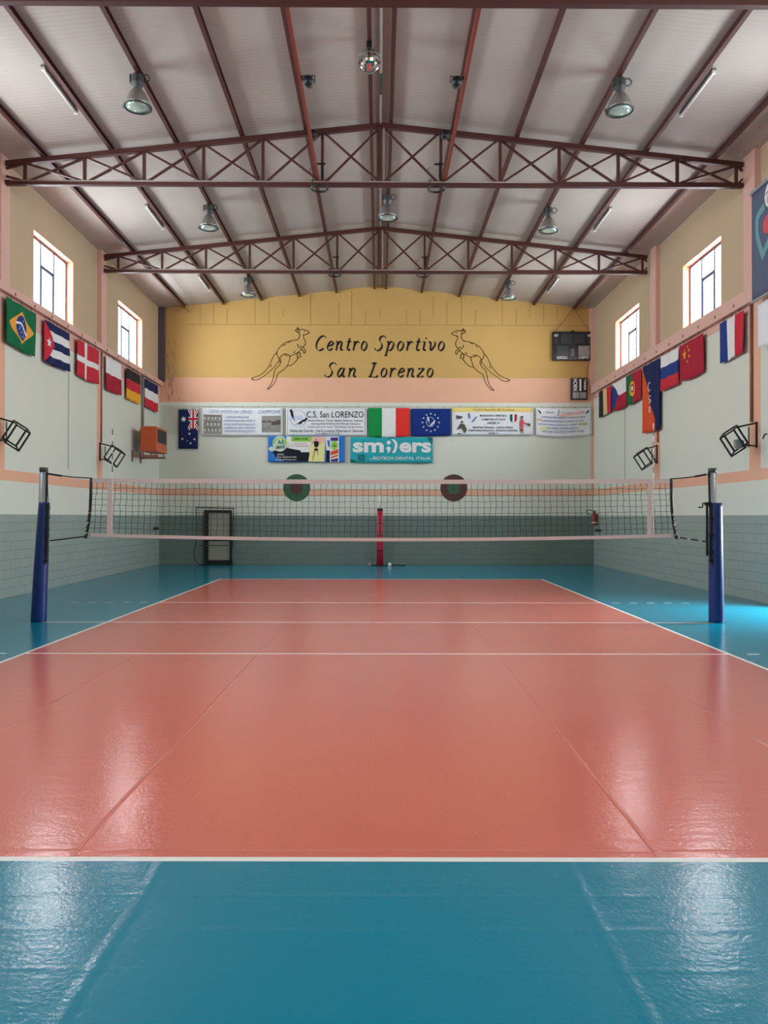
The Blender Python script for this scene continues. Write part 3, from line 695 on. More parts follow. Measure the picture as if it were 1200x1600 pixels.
f, c_ = hstripes(F_['white'], F_['crimson']); lflag('flag half white above and half red below, on the left wall beyond the pilaster', 22.68, 23.97, 0.95, f, cuts=c_, hem=0.03)
f, c_ = hstripes(F_['black'], F_['red'], F_['gold']); lflag('black, red and gold striped flag on the left wall', 24.52, 25.9, 0.94, f, cuts=c_, hem=0.03)
f, c_ = hstripes(F_['navy'], F_['white'], F_['red']); lflag('navy, white and red striped flag furthest on the left wall', 26.4, 27.95, 0.93, f, cuts=c_, hem=0.03)
# right wall, far to near
f, c_ = vstripes(F_['black'], F_['cream'], F_['red']); rflag('black, cream and red upright striped flag furthest on the right wall', 27.5, 26.0, 0.88, f, cuts=c_, hem=0.03)
def cz(u, v): return F_['blue'] if u < 0.5 * (1 - abs(2 * v - 1)) else (F_['white'] if v < 0.5 else F_['crimson'])
rflag('white and red flag with a blue wedge on the right wall', 25.86, 24.46, 0.90, cz, cuts=[(0, 0.5, 1, 0), (0, 0, 0.5, 0.5), (0, 1, 0.5, -0.5)], hem=0.03)
rflag('green and red flag with a round yellow emblem on the right wall', 24.39, 23.03, 0.89, lambda u, v: F_['green'] if u < 0.4 else F_['crimson'], cuts=[(0.4, 0, 0, 1)],
      prints=[('polys', [disc(0.4, 0.5, 0.15, 0.24)], F_['gold']), ('polys', [[(0.33, 0.36), (0.47, 0.36), (0.47, 0.56), (0.40, 0.66), (0.33, 0.56)]], F_['crimson']), ('polys', [rect(0.365, 0.42, 0.435, 0.56)], F_['white'])], hem=0.03)
def pen(u, v): return F_['navy'] if (u > 0.02 + 0.80 * v) else F_['orange']
rflag('long navy and orange pennant with white letters, reaching below the other flags', 22.96, 21.52, 1.93, pen, cuts=[(0.02, 0, 0.80, 1)], taper=lambda u, v: 0.02 + u * (1 - 0.04 * v) + (0.06 * v - 0.18 * max(0, v - 0.8)) * (1 - u) * 0.8,
      prints=[('tris', T('C', 0.30, 0.27, 0.50, 0.41), F_['white']), ('tris', T('S', 0.36, 0.47, 0.54, 0.58), F_['white']), ('tris', T('I', 0.44, 0.63, 0.50, 0.72), F_['white'])], hem=0.04, ny=16)
f, c_ = hstripes(F_['white'], F_['blue'], F_['red']); rflag('white, blue and red striped flag beside the long pennant', 21.45, 20.15, 0.93, f, cuts=c_, hem=0.03)
rflag('red flag with one large and four small yellow stars', 20.05, 18.62, 0.91, lambda u, v: F_['crimson'],
      prints=[('polys', [star(0.19, 0.30, 0.105, ay=1.5)] + [star(x, y, 0.036, ay=1.5) for x, y in ((.36, .13), (.43, .24), (.43, .40), (.36, .52))], F_['gold'])], hem=0.03)
f, c_ = vstripes(F_['blue'], F_['white'], F_['red']); rflag('blue, white and red upright striped flag nearest on the right wall', 17.73, 16.54, 0.88, f, cuts=c_, hem=0.03)

# banner row on the back wall
YBN = YF - 0.02; UB, NB = (1, 0, 0), (0, -1, 0); GB = 'banners on the back wall'
def banner(name, label, x0, x1, z0, z1, classify, prints=(), cuts=(), cat='banner', group=GB, ripple=0.008, **k):
    k.setdefault('eyelets', 5)
    return sheet(name, label, cat, group, (x0, YBN - k.pop('dy', 0.0), z1), UB, NB, x1 - x0, z1 - z0, classify, cuts=cuts, prints=prints, ripple=ripple, **k)
# flag with stars and corner cross, hung upright
uj = [('polys', [rect(0.52, 0.0, 1.0, 0.49)], F_['navy']),
      ('polys', stroke([(0.54, 0.01), (0.98, 0.48)], 0.10) + stroke([(0.98, 0.01), (0.54, 0.48)], 0.10), F_['white']), ('polys', stroke([(0.54, 0.01), (0.98, 0.48)], 0.04) + stroke([(0.98, 0.01), (0.54, 0.48)], 0.04), F_['red']),
      ('polys', [rect(0.66, 0.0, 0.86, 0.49), rect(0.52, 0.19, 1.0, 0.30)], F_['white']), ('polys', [rect(0.71, 0.0, 0.81, 0.49), rect(0.52, 0.215, 1.0, 0.275)], F_['red']),
      ('polys', [star(0.26, 0.25, 0.16, 7, 0.45, ay=0.5)] + [star(x, y, 0.07, 7, 0.45, ay=0.5) for x, y in ((.57, .62), (.20, .75), (.83, .76), (.63, .86))] + [star(.46, .80, 0.035, 5, 0.45, ay=0.5)], F_['white'])]
banner('flag', 'navy flag with white stars and a union cross, hanging upright left of the banners', -7.22, -6.53, 4.18, 5.60, lambda u, v: F_['navy'], uj, cat='flag', group='flags in the banner row', eyelets=2, nx=8)
def fuzz(u0, v0, u1, v1, n_, seed):
    R_ = random.Random(seed); out = []
    for q in range(n_):
        w, h = (u1 - u0) * R_.uniform(.03, .09), (v1 - v0) * R_.uniform(.08, .2); x, y = R_.uniform(u0, u1 - w), R_.uniform(v0, v1 - h); out.append(rect(x, y, x + w, y + h))
    return out
def people(u0, v0, u1, v1, rows, cols, seed):
    R_ = random.Random(seed); heads, bodies = [], []
    for r_ in range(rows):
        for q in range(cols):
            x = u0 + (u1 - u0) * (q + 0.3 + 0.4 * (r_ % 2) + R_.uniform(-.2, .2)) / cols; y = v0 + (v1 - v0) * (r_ + 0.15) / rows; w = (u1 - u0) / cols * 0.3; h = (v1 - v0) / rows
            heads.append(disc(x, y, w * .8, h * .16, 8)); bodies.append([(x - w, y + h * .2), (x + w, y + h * .2), (x + w * .7, y + h * .60), (x - w * .7, y + h * .60)])
    return heads, bodies
hd, bd = people(0.03, 0.26, 0.235, 0.90, 3, 9, 3)
banner('banner', 'faded white banner with a team photograph on its left end', -6.38, -3.47, 4.66, 5.66, lambda u, v: F_['vinyl'], [
    ('tris', T('CENTRO SPORTIVO SAN LORENZO', 0.09, 0.07, 0.62, 0.19), F_['inkblue']), ('tris', T('CAMPIONE', 0.70, 0.07, 0.97, 0.19), F_['inkblue']),
    ('polys', [rect(0.02, 0.24, 0.25, 0.95), rect(0.74, 0.28, 0.975, 0.88)], F_['photo']), ('polys', hd + [rect(0.74, 0.46, 0.86, 0.52), [(0.86, .5), (.975, .42), (.975, .60), (.86, .62)]], F_['photodark']),
    ('polys', bd[::2], F_['vinyl']), ('polys', bd[1::2] + fuzz(0.75, 0.60, 0.97, 0.86, 20, 5), F_['inkgrey']),
    ('tris', T('CAMPIONATO PROVINCIALE', 0.30, 0.29, 0.58, 0.36), F_['inkblue']), ('tris', T('CAMPIONI REGIONALI UNDER 14', 0.28, 0.42, 0.66, 0.49), F_['inkblue']), ('tris', T('FINALE NAZIONALE PALLAVOLO', 0.28, 0.55, 0.66, 0.62), F_['inkblue']),
    ('tris', T('CAMPIONATO SERIE C PROMOSSI', 0.28, 0.68, 0.66, 0.75), F_['inkblue']), ('tris', T('CAMPIONI PROVINCIALI UNDER 16', 0.28, 0.80, 0.66, 0.87), F_['inkblue'])], sag=0.02)
def roo_small(ox, oy, s, k=1.0):
    """hopping kangaroo silhouette"""
    body = [(0.05, 0.95), (0.25, 0.82), (0.42, 0.62), (0.60, 0.38), (0.80, 0.22), (0.84, 0.05), (0.90, 0.10), (1.0, 0.16), (0.93, 0.26), (0.86, 0.40), (0.78, 0.52), (0.62, 0.62), (0.55, 0.80), (0.34, 1.0), (0.46, 0.74), (0.26, 0.88)]
    return [(ox + x * s, oy + y * s * k) for x, y in body]
frame = stroke([(0.02, 0.03), (0.98, 0.03), (0.98, 0.97), (0.02, 0.97), (0.02, 0.03)], 0.006)
banner('banner', 'white sports club banner with a blue logo and large black lettering', -3.35, -0.44, 4.66, 5.65, lambda u, v: F_['vinyl'], [
    ('polys', frame, F_['inkgrey']), ('polys', stroke(cr([(0.06 + 0.09 + 0.10 * math.cos(t), 0.38 + 0.30 * math.sin(t)) for t in [2 * PI * q / 16 for q in range(17)]], 2), 0.006), F_['inkblue']),
    ('polys', [rect(0.03, 0.28, 0.20, 0.42)], F_['vinylblue']), ('polys', [[(0.04, 0.05), (0.075, 0.05), (0.10, 0.34), (0.085, 0.30), (0.12, 0.52), (0.07, 0.32)], roo_small(0.085, 0.32, 0.19, 1.6)], F_['ink']),
    ('tris', T('C.S. San LORENZO', 0.255, 0.11, 0.96, 0.34), F_['ink']),
    ('tris', T('Nuoto, Palestra, Tennis, Basket, Pallavolo, Calcetto', 0.27, 0.41, 0.95, 0.49), F_['ink']), ('tris', T('Spinning, Body Building, Arti Marziali, Ginnastica', 0.31, 0.53, 0.92, 0.61), F_['ink']),
    ('tris', T('Attivita Sportiva, Sauna, Total Body, Cardio Fitness', 0.27, 0.65, 0.95, 0.72), F_['ink']), ('tris', T('Piazza del Guarda - Via S. Lorenzo Maiorano S. Severino', 0.05, 0.77, 0.96, 0.87), F_['ink']), ('tris', T('Tel. 0824 313 123', 0.36, 0.895, 0.66, 0.955), F_['ink'])])
f, c_ = vstripes(F_['itgreen'], F_['white'], F_['itred'])
banner('flag', 'green, white and red upright striped flag in the banner row', -0.39, 1.10, 4.63, 5.66, f, cuts=c_, cat='flag', group='flags in the banner row', ripple=0.03, waves=3.0, hem=0.02, eyelets=3)
st = [star(0.5 + 0.21 * math.sin(2 * PI * q / 12), 0.5 - 0.32 * math.cos(2 * PI * q / 12), 0.028, ay=1.5) for q in range(12)]
banner('flag', 'royal blue flag with a ring of white stars round a white emblem', 1.16, 2.58, 4.66, 5.64, lambda u, v: F_['eublue'], [
    ('polys', st, F_['white']), ('polys', stroke([(0.49 + 0.10 * math.cos(2 * PI * q / 20), 0.48 + 0.17 * math.sin(2 * PI * q / 20)) for q in range(21)], 0.014), F_['vinylblue']),
    ('polys', [[(0.40, 0.29), (0.44, 0.29), (0.47, 0.44), (0.45, 0.43), (0.48, 0.56), (0.43, 0.44)], roo_small(0.42, 0.40, 0.20, 1.3)], F_['white'])], cat='flag', group='flags in the banner row', ripple=0.012, hem=0.02, eyelets=3, dy=0.0)
banner('banner', 'pale banner with a gold top band, players at both ends and a tricolour shield', 2.63, 5.57, 4.69, 5.69, lambda u, v: F_['gildband'] if v < 0.17 else F_['vinyl'], [
    ('tris', T('Centro Sportivo San Lorenzo', 0.26, 0.035, 0.77, 0.14, 0.25), F_['ink']),
    ('tris', T('MARIANNA FERRARA', 0.345, 0.255, 0.675, 0.335, 0, 0.015), F_['ink']), ('tris', T("CAMPIONI D'ITALIA", 0.365, 0.39, 0.66, 0.47, 0, 0.015), F_['ink']), ('tris', T('UNDER 14', 0.435, 0.52, 0.585, 0.60, 0, 0.015), F_['ink']),
    ('tris', T('MARTINA FERRARA - GIULIA SORICE', 0.26, 0.69, 0.75, 0.755, 0, 0.015), F_['ink']), ('tris', T('CAMPIONESSE REGIONALI - FINALISTE NAZIONALI', 0.20, 0.80, 0.81, 0.865, 0, 0.015), F_['ink']), ('tris', T('UNDER 16', 0.445, 0.90, 0.565, 0.955, 0, 0.015), F_['ink']),
    ('polys', [[(0.715, 0.25), (0.745, 0.25), (0.745, 0.545), (0.715, 0.46)]], F_['green']), ('polys', [[(0.745, 0.25), (0.77, 0.25), (0.77, 0.545), (0.757, 0.57), (0.745, 0.545)]], F_['white']), ('polys', [[(0.77, 0.25), (0.80, 0.25), (0.80, 0.46), (0.77, 0.545)]], F_['crimson']),
    ('polys', [[(0.20, 0.20), (0.215, 0.20), (0.23, 0.40), (0.22, 0.38), (0.225, 0.45), (0.205, 0.36)], roo_small(0.225, 0.30, 0.085, 3.0)], F_['inkblue']),
    ('polys', [disc(0.125, 0.53, 0.016, 0.045, 10), [(0.105, 0.58), (0.15, 0.60), (0.185, 0.80), (0.16, 0.95), (0.14, 0.86), (0.12, 0.74), (0.06, 0.82)], rect(0.07, 0.93, 0.115, 0.965), [(0.05, 0.28), (0.135, 0.33), (0.12, 0.40), (0.06, 0.42)]], F_['photodark']),
    ('polys', [[(0.842, 0.41), (0.872, 0.41), (0.884, 0.52), (0.93, 0.585), (0.925, 0.62), (0.878, 0.58), (0.876, 0.80), (0.838, 0.80), (0.832, 0.55)]], F_['rose']), ('polys', [disc(0.86, 0.35, 0.018, 0.05, 10), rect(0.84, 0.80, 0.88, 0.86), [(0.925, 0.56), (0.965, 0.58), (0.965, 0.68), (0.93, 0.66)]], F_['photodark']), ('polys', [rect(0.848, 0.86, 0.858, 0.94), rect(0.868, 0.86, 0.878, 0.94)], F_['skin'])],
    cuts=[(0, 0.17, 1, 0)])
banner('banner', 'wrinkled pale banner with pastel streaks and five lines of small print, right end of row', 5.67, 7.69, 4.68, 5.69, lambda u, v: F_['vinyl'], [
    ('polys', [[(0.42, 0.22), (0.86, 0.10), (0.88, 0.18), (0.42, 0.32)], rect(0.02, 0.38, 0.10, 0.46)], F_['salmonprint']), ('polys', [rect(0.08, 0.68, 0.20, 0.78), rect(0.78, 0.52, 0.92, 0.62)], F_['paleyellow']),
    ('polys', [[(0.03, 0.06), (0.06, 0.09), (0.10, 0.18), (0.08, 0.22), (0.05, 0.13)], [(0.89, 0.18), (0.94, 0.08), (0.96, 0.10), (0.91, 0.22)], stroke([(0.41, 0.05), (0.41, 0.16), (0.39, 0.26)], 0.012)[0], stroke([(0.41, 0.05), (0.41, 0.16), (0.39, 0.26)], 0.012)[1]], F_['ink']),
    ('tris', T('Pallavolo', 0.18, 0.11, 0.32, 0.18, 0.2), F_['inkgrey']), ('tris', T('San Lorenzo', 0.45, 0.11, 0.64, 0.18, 0.2), F_['inkgrey']),
    ('tris', T('CAMPIONI PROVINCIALI UNDER 14 F 2018', 0.09, 0.29, 0.88, 0.36), F_['inkblue']), ('tris', T('CAMPIONI REGIONALI UNDER 14 F 2018', 0.10, 0.42, 0.86, 0.49), F_['inkblue']), ('tris', T('9 POSTO FINALI NAZIONALI UNDER 14 F 2018', 0.03, 0.55, 0.92, 0.61), F_['inkblue']),
    ('tris', T('PALMARES FERRARA ELETTA', 0.20, 0.67, 0.76, 0.74), F_['inkblue']), ('tris', T('MIGLIORE GIOCATRICE UNDER 14 2018', 0.12, 0.79, 0.86, 0.86), F_['inkblue'])], sag=0.03, ripple=0.014, hem=0.03)
# lower pair
ath = [[(0.595, 0.20), (0.655, 0.20), (0.66, 0.34), (0.645, 0.42), (0.605, 0.42)], [(0.605, 0.48), (0.648, 0.48), (0.652, 0.56), (0.600, 0.56)]]
banner('banner', 'blue, lime and grey drink banner with an athlete and a bottle', -4.0, -1.23, 3.70, 4.65, lambda u, v: F_['sky'], [
    ('polys', [rect(0.24, 0.02, 0.60, 0.62), [(0.74, 0.02), (0.86, 0.02), (0.84, 0.55), (0.76, 0.55)]], F_['white']), ('polys', [rect(0.30, 0.02, 0.57, 0.22)], F_['lime']),
    ('tris', T('GREEN POWER', 0.33, 0.07, 0.52, 0.16, 0, 0.03), F_['green']), ('tris', T('WELLNESS FOR YOU', 0.34, 0.27, 0.51, 0.32), F_['rose']), ('tris', T('THE SPORTS DRINK', 0.36, 0.36, 0.53, 0.41), F_['rose']),
    ('polys', [[(0.06, 0.60), (0.25, 0.46), (0.42, 0.55), (0.43, 0.62), (0.56, 0.62), (0.53, 0.98), (0.22, 0.98), (0.10, 0.80)], rect(0.76, 0.55, 0.86, 0.98)], F_['ink']),
    ('polys', [[(0.57, 0.02), (0.745, 0.02), (0.735, 0.98), (0.525, 0.98)]], F_['paleyellow']), ('polys', [[(0.57, 0.02), (0.745, 0.02), (0.742, 0.25), (0.565, 0.25)]], F_['salmonprint']),
    ('polys', [disc(0.625, 0.14, 0.014, 0.05, 10), [(0.565, 0.27), (0.60, 0.21), (0.61, 0.25), (0.575, 0.30)], [(0.65, 0.21), (0.69, 0.27), (0.68, 0.30), (0.645, 0.25)], [(0.61, 0.40), (0.645, 0.40), (0.645, 0.49), (0.61, 0.49)], [(0.602, 0.55), (0.622, 0.55), (0.60, 0.76), (0.59, 0.92), (0.578, 0.92), (0.583, 0.74)], [(0.632, 0.55), (0.652, 0.55), (0.655, 0.72), (0.642, 0.72)]], F_['skin']), ('polys', ath, F_['ink']),
    ('polys', [disc(0.155, 0.30, 0.095, 0.30), stroke([(0.05, 0.52), (0.27, 0.32)], 0.11)[0], disc(0.045, 0.50, 0.03, 0.09), disc(0.265, 0.34, 0.03, 0.09)], F_['pale']), ('polys', [p for p in stroke([(0.155 + 0.075 * math.cos(PI + PI * q / 10), 0.30 + 0.23 * math.sin(PI + PI * q / 10)) for q in range(11)], 0.03)], F_['lime']),
    ('tris', T('AA', 0.125, 0.14, 0.21, 0.33, 0, 0.02), F_['green']), ('tris', T('DRINK', 0.105, 0.37, 0.225, 0.49, 0.1, 0.02), F_['green']),
    ('polys', [rect(0.805, 0.02, 0.925, 0.99)], F_['white']), ('polys', [rect(0.815, 0.06, 0.915, 0.19), [(0.815, 0.90), (0.915, 0.84), (0.91, 0.98), (0.82, 0.98)]], F_['purple']), ('polys', [disc(0.865, 0.36, 0.045, 0.17)], F_['lime']), ('tris', T('AA', 0.845, 0.32, 0.89, 0.42, 0, 0.02), F_['ink']), ('polys', [[(0.815, 0.60), (0.915, 0.50), (0.915, 0.66), (0.815, 0.74)], [(0.815, 0.80), (0.915, 0.70), (0.915, 0.76), (0.815, 0.86)]], F_['orange']),
    ('tris', T('aadrink.it', 0.12, 0.66, 0.21, 0.74), F_['white']), ('tris', T('linea integratori italia', 0.12, 0.77, 0.37, 0.85), F_['white']), ('tris', T('info@aadrinkitalia.com', 0.10, 0.87, 0.37, 0.95), F_['white'])], dy=0.0, eyelets=0)
def rounded(txt): return txt
banner('banner', 'turquoise banner with big white lower-case lettering', -1.03, 1.94, 3.68, 4.61, lambda u, v: F_['teal'], [
    ('polys', [[(0.92, 0.0), (1.0, 0.0), (1.0, 0.27), (0.96, 0.16)], rect(0.09, 0.68, 0.175, 0.93)], F_['tealdark']), ('polys', stroke([(0.10, 0.72), (0.165, 0.80), (0.10, 0.90)], 0.006), F_['aqua']), ('polys', [[(0.0, 0.86), (0.09, 0.93), (0.0, 1.0)]], F_['green']),
    ('tris', T('sm', 0.03, 0.20, 0.405, 0.60, 0, 0.035), F_['white']), ('polys', [disc(0.466, 0.21, 0.026, 0.075), disc(0.464, 0.445, 0.027, 0.08), [(0.490, 0.44), (0.484, 0.54), (0.445, 0.63), (0.455, 0.52)]] + stroke(cr([(0.515, 0.09), (0.550, 0.22), (0.552, 0.42), (0.525, 0.60)]), 0.036), F_['white']),
    ('tris', T('ers', 0.595, 0.20, 0.98, 0.60, 0, 0.035), F_['white']), ('tris', T('by', 0.235, 0.81, 0.262, 0.88), F_['vinyl']), ('tris', T('BIOTECH DENTAL ITALIA', 0.275, 0.76, 0.975, 0.875, 0, 0.01), F_['vinyl'])], dy=0.0, eyelets=0)
# net behind the banners
def wall_net():
    mb = MB(); y = YF - 0.016; x0, x1, z0, z1 = -7.78, 7.68, 4.72, 5.72; r = 0.0028
    def ln(a, b):
        mb.bar(a, b, 0.006, 0.006, M['wnet'])
    for q in range(int((x1 - x0) / 0.1) + 1): ln((x0 + q * 0.1, y, z0), (x0 + q * 0.1, y, z1))
    for q in range(11): ln((x0, y, z0 + q * 0.1), (x1, y, z0 + q * 0.1))
    tag(mb.build('wall_net', loc=(0, y, z0)), 'pale square net stretched on the back wall behind the row of banners', 'net')
wall_net()

# banners by the near right pilaster
def side_banner():
    y0, y1, z1, z0 = 15.84, 13.9, 8.27, 6.07; x = XR - 0.22
    r = empty('hanging_poster', (x, (y0 + y1) / 2, z0), 'dark slate poster with a ball and a pink oval, high on the right wall', 'poster')
    pr = [('polys', [disc(0.39, 0.13, 0.115, 0.115)], F_['white']), ('polys', stroke(cr([(0.30, 0.11), (0.40, 0.09), (0.48, 0.15)]), 0.012) + stroke(cr([(0.33, 0.19), (0.36, 0.12), (0.42, 0.05)]), 0.012) + stroke(cr([(0.41, 0.21), (0.42, 0.14), (0.47, 0.10)]), 0.012), F_['slate']),
          ('polys', stroke(cr([(0.26, 0.21), (0.13, 0.26), (0.12, 0.40), (0.16, 0.50), (0.24, 0.64)]), 0.07) + stroke(cr([(0.24, 0.64), (0.40, 0.52), (0.52, 0.44)]), 0.07), F_['aqua']),
          ('polys', [disc(0.36, 0.385, 0.115, 0.085)], F_['rose']), ('tris', T('2023', 0.49, 0.72, 0.86, 0.80, 0, 0.03), F_['white'])]
    s = sheet('printed_sheet', 'x', 'x', None, (x, y0, z1 - 0.02), (0, -1, 0), (-1, 0, 0), y0 - y1, z1 - z0 - 0.04, lambda u, v: F_['slate'], prints=pr, ripple=0.004)
    s.parent = r; s.location = s.location - r.location
    for q in ('label', 'category'): del s[q]
    for z, w in ((z1, 0.07), (z0, 0.04)):
        MB().bar((x - 0.035, y0 + 0.03, z), (x - 0.035, y1, z), 0.05, w, M['alu']).build('rail', r)
    for yb in (y0 - 0.1, y1 + 0.1): MB().bar((x - 0.02, yb, z1), (XR, yb, z1), 0.03, 0.03, M['grey']).build('bracket', r)
    crest = stroke(cr([(0.47, 0.10), (0.47, 0.45), (0.56, 0.66), (0.70, 0.72)]), 0.012) + stroke(cr([(0.50, 0.10), (0.50, 0.42), (0.58, 0.60), (0.70, 0.66)]), 0.008) + stroke([(0.45, 0.04), (0.45, 0.20)], 0.01) + stroke([(0.53, 0.04), (0.53, 0.20)], 0.01)
    sheet('banner', 'white cloth with a green crest below the slate poster on the right wall', 'banner', None, (XR - 0.17, 15.70, 5.98), (0, -1, 0), (-1, 0, 0), 1.5, 0.88, lambda u, v: F_['vinyl'],
          prints=[('polys', crest, F_['green']), ('tris', T('COMITATO', 0.40, 0.80, 0.98, 0.93), F_['inkgrey'])], ripple=0.015, eyelets=3)
side_banner()

# ------------------------------------------------------------------ painted lettering and kangaroos on the back wall
GL = dict(
    C=[[(1.10, 1.38), (1.02, 1.52), (0.80, 1.58), (0.45, 1.42), (0.18, 1.02), (0.10, 0.55), (0.26, 0.12), (0.58, -0.02), (0.88, 0.10), (1.02, 0.24)]],
    S=[[(1.00, 1.36), (0.92, 1.52), (0.70, 1.58), (0.44, 1.46), (0.36, 1.18), (0.52, 0.92), (0.72, 0.66), (0.74, 0.32), (0.56, 0.06), (0.30, -0.02), (0.08, 0.08), (0.04, 0.24)]],
    L=[[(0.18, 1.46), (0.36, 1.56), (0.52, 1.56), (0.42, 1.10), (0.30, 0.40), (0.20, 0.06), (0.02, 0.02)], [(0.10, 0.06), (0.34, 0.06), (0.70, -0.02), (0.98, 0.02), (1.08, 0.18)], [(0.36, 1.56), (0.72, 1.58)]],
    e=[[(0.14, 0.50), (0.40, 0.52), (0.66, 0.66), (0.70, 0.88), (0.54, 1.00), (0.32, 0.90), (0.14, 0.58), (0.12, 0.26), (0.30, 0.00), (0.54, 0.06), (0.72, 0.24)]],
    n=[[(0.02, 0.86), (0.14, 0.98), (0.16, 0.80), (0.12, 0.0)], [(0.14, 0.55), (0.34, 0.88), (0.56, 1.00), (0.68, 0.86), (0.64, 0.40), (0.64, 0.08), (0.76, 0.02), (0.88, 0.14)]],
    r=[[(0.02, 0.86), (0.14, 0.98), (0.16, 0.80), (0.12, 0.0)], [(0.14, 0.55), (0.32, 0.88), (0.50, 1.00), (0.62, 0.94), (0.60, 0.84)]],
    o=[[(0.40, 1.00), (0.20, 0.84), (0.10, 0.48), (0.20, 0.10), (0.40, 0.0), (0.62, 0.16), (0.72, 0.52), (0.62, 0.88), (0.40, 1.00)]],
    t=[[(0.34, 1.32), (0.30, 0.90), (0.24, 0.30), (0.30, 0.04), (0.44, 0.02), (0.56, 0.16)], [(0.06, 0.94), (0.56, 0.98)]],
    i=[[(0.04, 0.86), (0.16, 0.98), (0.16, 0.60), (0.14, 0.14), (0.24, 0.01), (0.38, 0.14)], [(0.20, 1.30), (0.28, 1.38)]],
    p=[[(0.02, 0.86), (0.16, 0.98), (0.18, 0.60), (0.14, 0.0), (0.10, -0.52)], [(-0.04, -0.55), (0.26, -0.52)], [(0.17, 0.60), (0.36, 0.92), (0.56, 1.00), (0.74, 0.80), (0.74, 0.42), (0.58, 0.08), (0.36, 0.00), (0.16, 0.14)]],
    v=[[(0.02, 0.84), (0.14, 0.98), (0.24, 0.84), (0.26, 0.40), (0.34, 0.02), (0.54, 0.24), (0.72, 0.64), (0.70, 0.92), (0.54, 1.00)]],
    a=[[(0.66, 0.94), (0.44, 1.00), (0.22, 0.78), (0.12, 0.40), (0.18, 0.06), (0.34, 0.02), (0.54, 0.30), (0.68, 0.70)], [(0.72, 1.00), (0.66, 0.50), (0.66, 0.10), (0.78, 0.02), (0.90, 0.14)]],
    z=[[(0.10, 0.82), (0.18, 0.98), (0.40, 0.92), (0.72, 0.98), (0.40, 0.50), (0.06, 0.04), (0.36, 0.08), (0.62, 0.0), (0.76, 0.16)]])
ADV = dict(C=1.18, S=1.08, L=1.14, e=0.92, n=1.02, r=0.80, o=0.92, t=0.74, i=0.54, p=0.98, v=0.90, a=1.04, z=0.94)
def pen_word(word, x0, x1, zbase, xh, mb, y):
    """broad-nib italic lettering"""
    x = 0; strokes = []
    for ch in word:
        for s in GL[ch]: strokes.append([(x + a * 0.84 + 0.16 * b, b) for a, b in cr(s, 6)])
        x += ADV[ch]
    xs = [p[0] for s in strokes for p in s]; k = (x1 - x0) / (max(xs) - min(xs)); mn = min(xs)
    nib = (math.cos(math.radians(-38)) * xh * 0.115, math.sin(math.radians(-38)) * xh * -0.115)
    for s in strokes:
        P = [(x0 + (a - mn) * k, zbase + b * xh) for a, b in s]
        for (a, b), (c, d) in zip(P, P[1:]):
            mb.add([(a - nib[0], y, b - nib[1] * -1), (a + nib[0], y, b + nib[1] * -1), (c + nib[0], y, d + nib[1] * -1), (c - nib[0], y, d - nib[1] * -1)], [(0, 1, 2, 3)], M['text'])
        for q in stroke(P, xh * 0.055): mb.add([(a, y - 0.0008, b) for a, b in q], [(0, 1, 2, 3)], M['text'])
yt = YF - 0.003
mb = MB(); pen_word('Centro', -2.27, -0.44, 7.75, 0.335, mb, yt); pen_word('Sportivo', -0.14, 2.36, 7.75, 0.335, mb, yt)
tag(mb.build('wall_lettering', loc=(0, yt, 7.7)), 'black italic painted lettering, upper line on the yellow wall between the kangaroos', 'lettering', 'painted lettering on the back wall')
mb = MB(); pen_word('San', -1.95, -0.84, 6.79, 0.325, mb, yt); pen_word('Lorenzo', -0.38, 1.95, 6.79, 0.325, mb, yt)
tag(mb.build('wall_lettering', loc=(0, yt, 6.7)), 'black italic painted lettering, lower line just above the salmon band', 'lettering', 'painted lettering on the back wall')
ROO = [[(885, 158), (925, 150), (985, 165), (1028, 195), (1015, 212), (975, 230), (940, 240)], [(885, 158), (862, 140), (845, 122), (838, 150), (812, 160), (830, 185), (862, 200), (880, 190)], [(846, 150), (872, 178)],
       [(868, 198), (880, 240), (866, 290), (835, 318)], [(935, 232), (945, 290), (970, 350), (957, 400), (926, 430)], [(835, 318), (760, 325), (690, 345), (620, 385), (560, 440), (520, 515)],
       [(520, 515), (530, 560), (560, 620)], [(720, 572), (790, 545), (850, 510), (912, 462)], [(845, 380), (855, 420), (900, 450), (930, 480), (945, 520), (968, 505), (962, 470), (926, 430), (890, 408)],
       [(520, 515), (470, 570), (420, 680), (370, 770), (300, 840), (210, 890), (125, 920)], [(125, 920), (150, 942), (220, 940), (310, 890), (410, 810), (490, 730), (560, 640)],
       [(560, 620), (580, 580), (620, 545), (670, 535), (715, 560), (727, 600), (707, 660), (690, 720)], [(560, 620), (572, 700), (510, 760), (480, 830), (465, 920), (430, 1010), (375, 1085)],
       [(690, 720), (640, 770), (580, 815), (535, 850), (512, 930), (470, 1010), (405, 1080), (375, 1085)], [(690, 720), (740, 715), (800, 670), (840, 620), (858, 592)],
       [(830, 520), (845, 545), (838, 570), (862, 590), (900, 576), (880, 545), (886, 520), (850, 514)], [(945, 178), (960, 184)], [(620, 408), (660, 388)], [(690, 362), (740, 345)], [(780, 520), (815, 492)], [(640, 545), (690, 570)], [(582, 612), (590, 672)], [(420, 740), (438, 705)]]
def kangaroo(mirror, label):
    mb = MB(); lx = lambda px: (px - 592.2) / 43.28
    for s in ROO:
        P = []
        for X, Y in cr(s, 5):
            px, py = 380 + X / 10, 500 + Y / 10
            if mirror: px = 690 + (1190 - X * 1.0) / 10 + (0.8 if X < 400 else 0); py += 1.2
            P.append((lx(px), 8.86 - (py - 500) * 0.02313))
        for q in stroke(P, 0.030): mb.add([(a, yt, b) for a, b in q], [(0, 1, 2, 3)], M['outline'])
    tag(mb.build('painted_kangaroo', loc=(0, yt, 7)), label, 'wall painting', 'kangaroo outlines on the back wall')
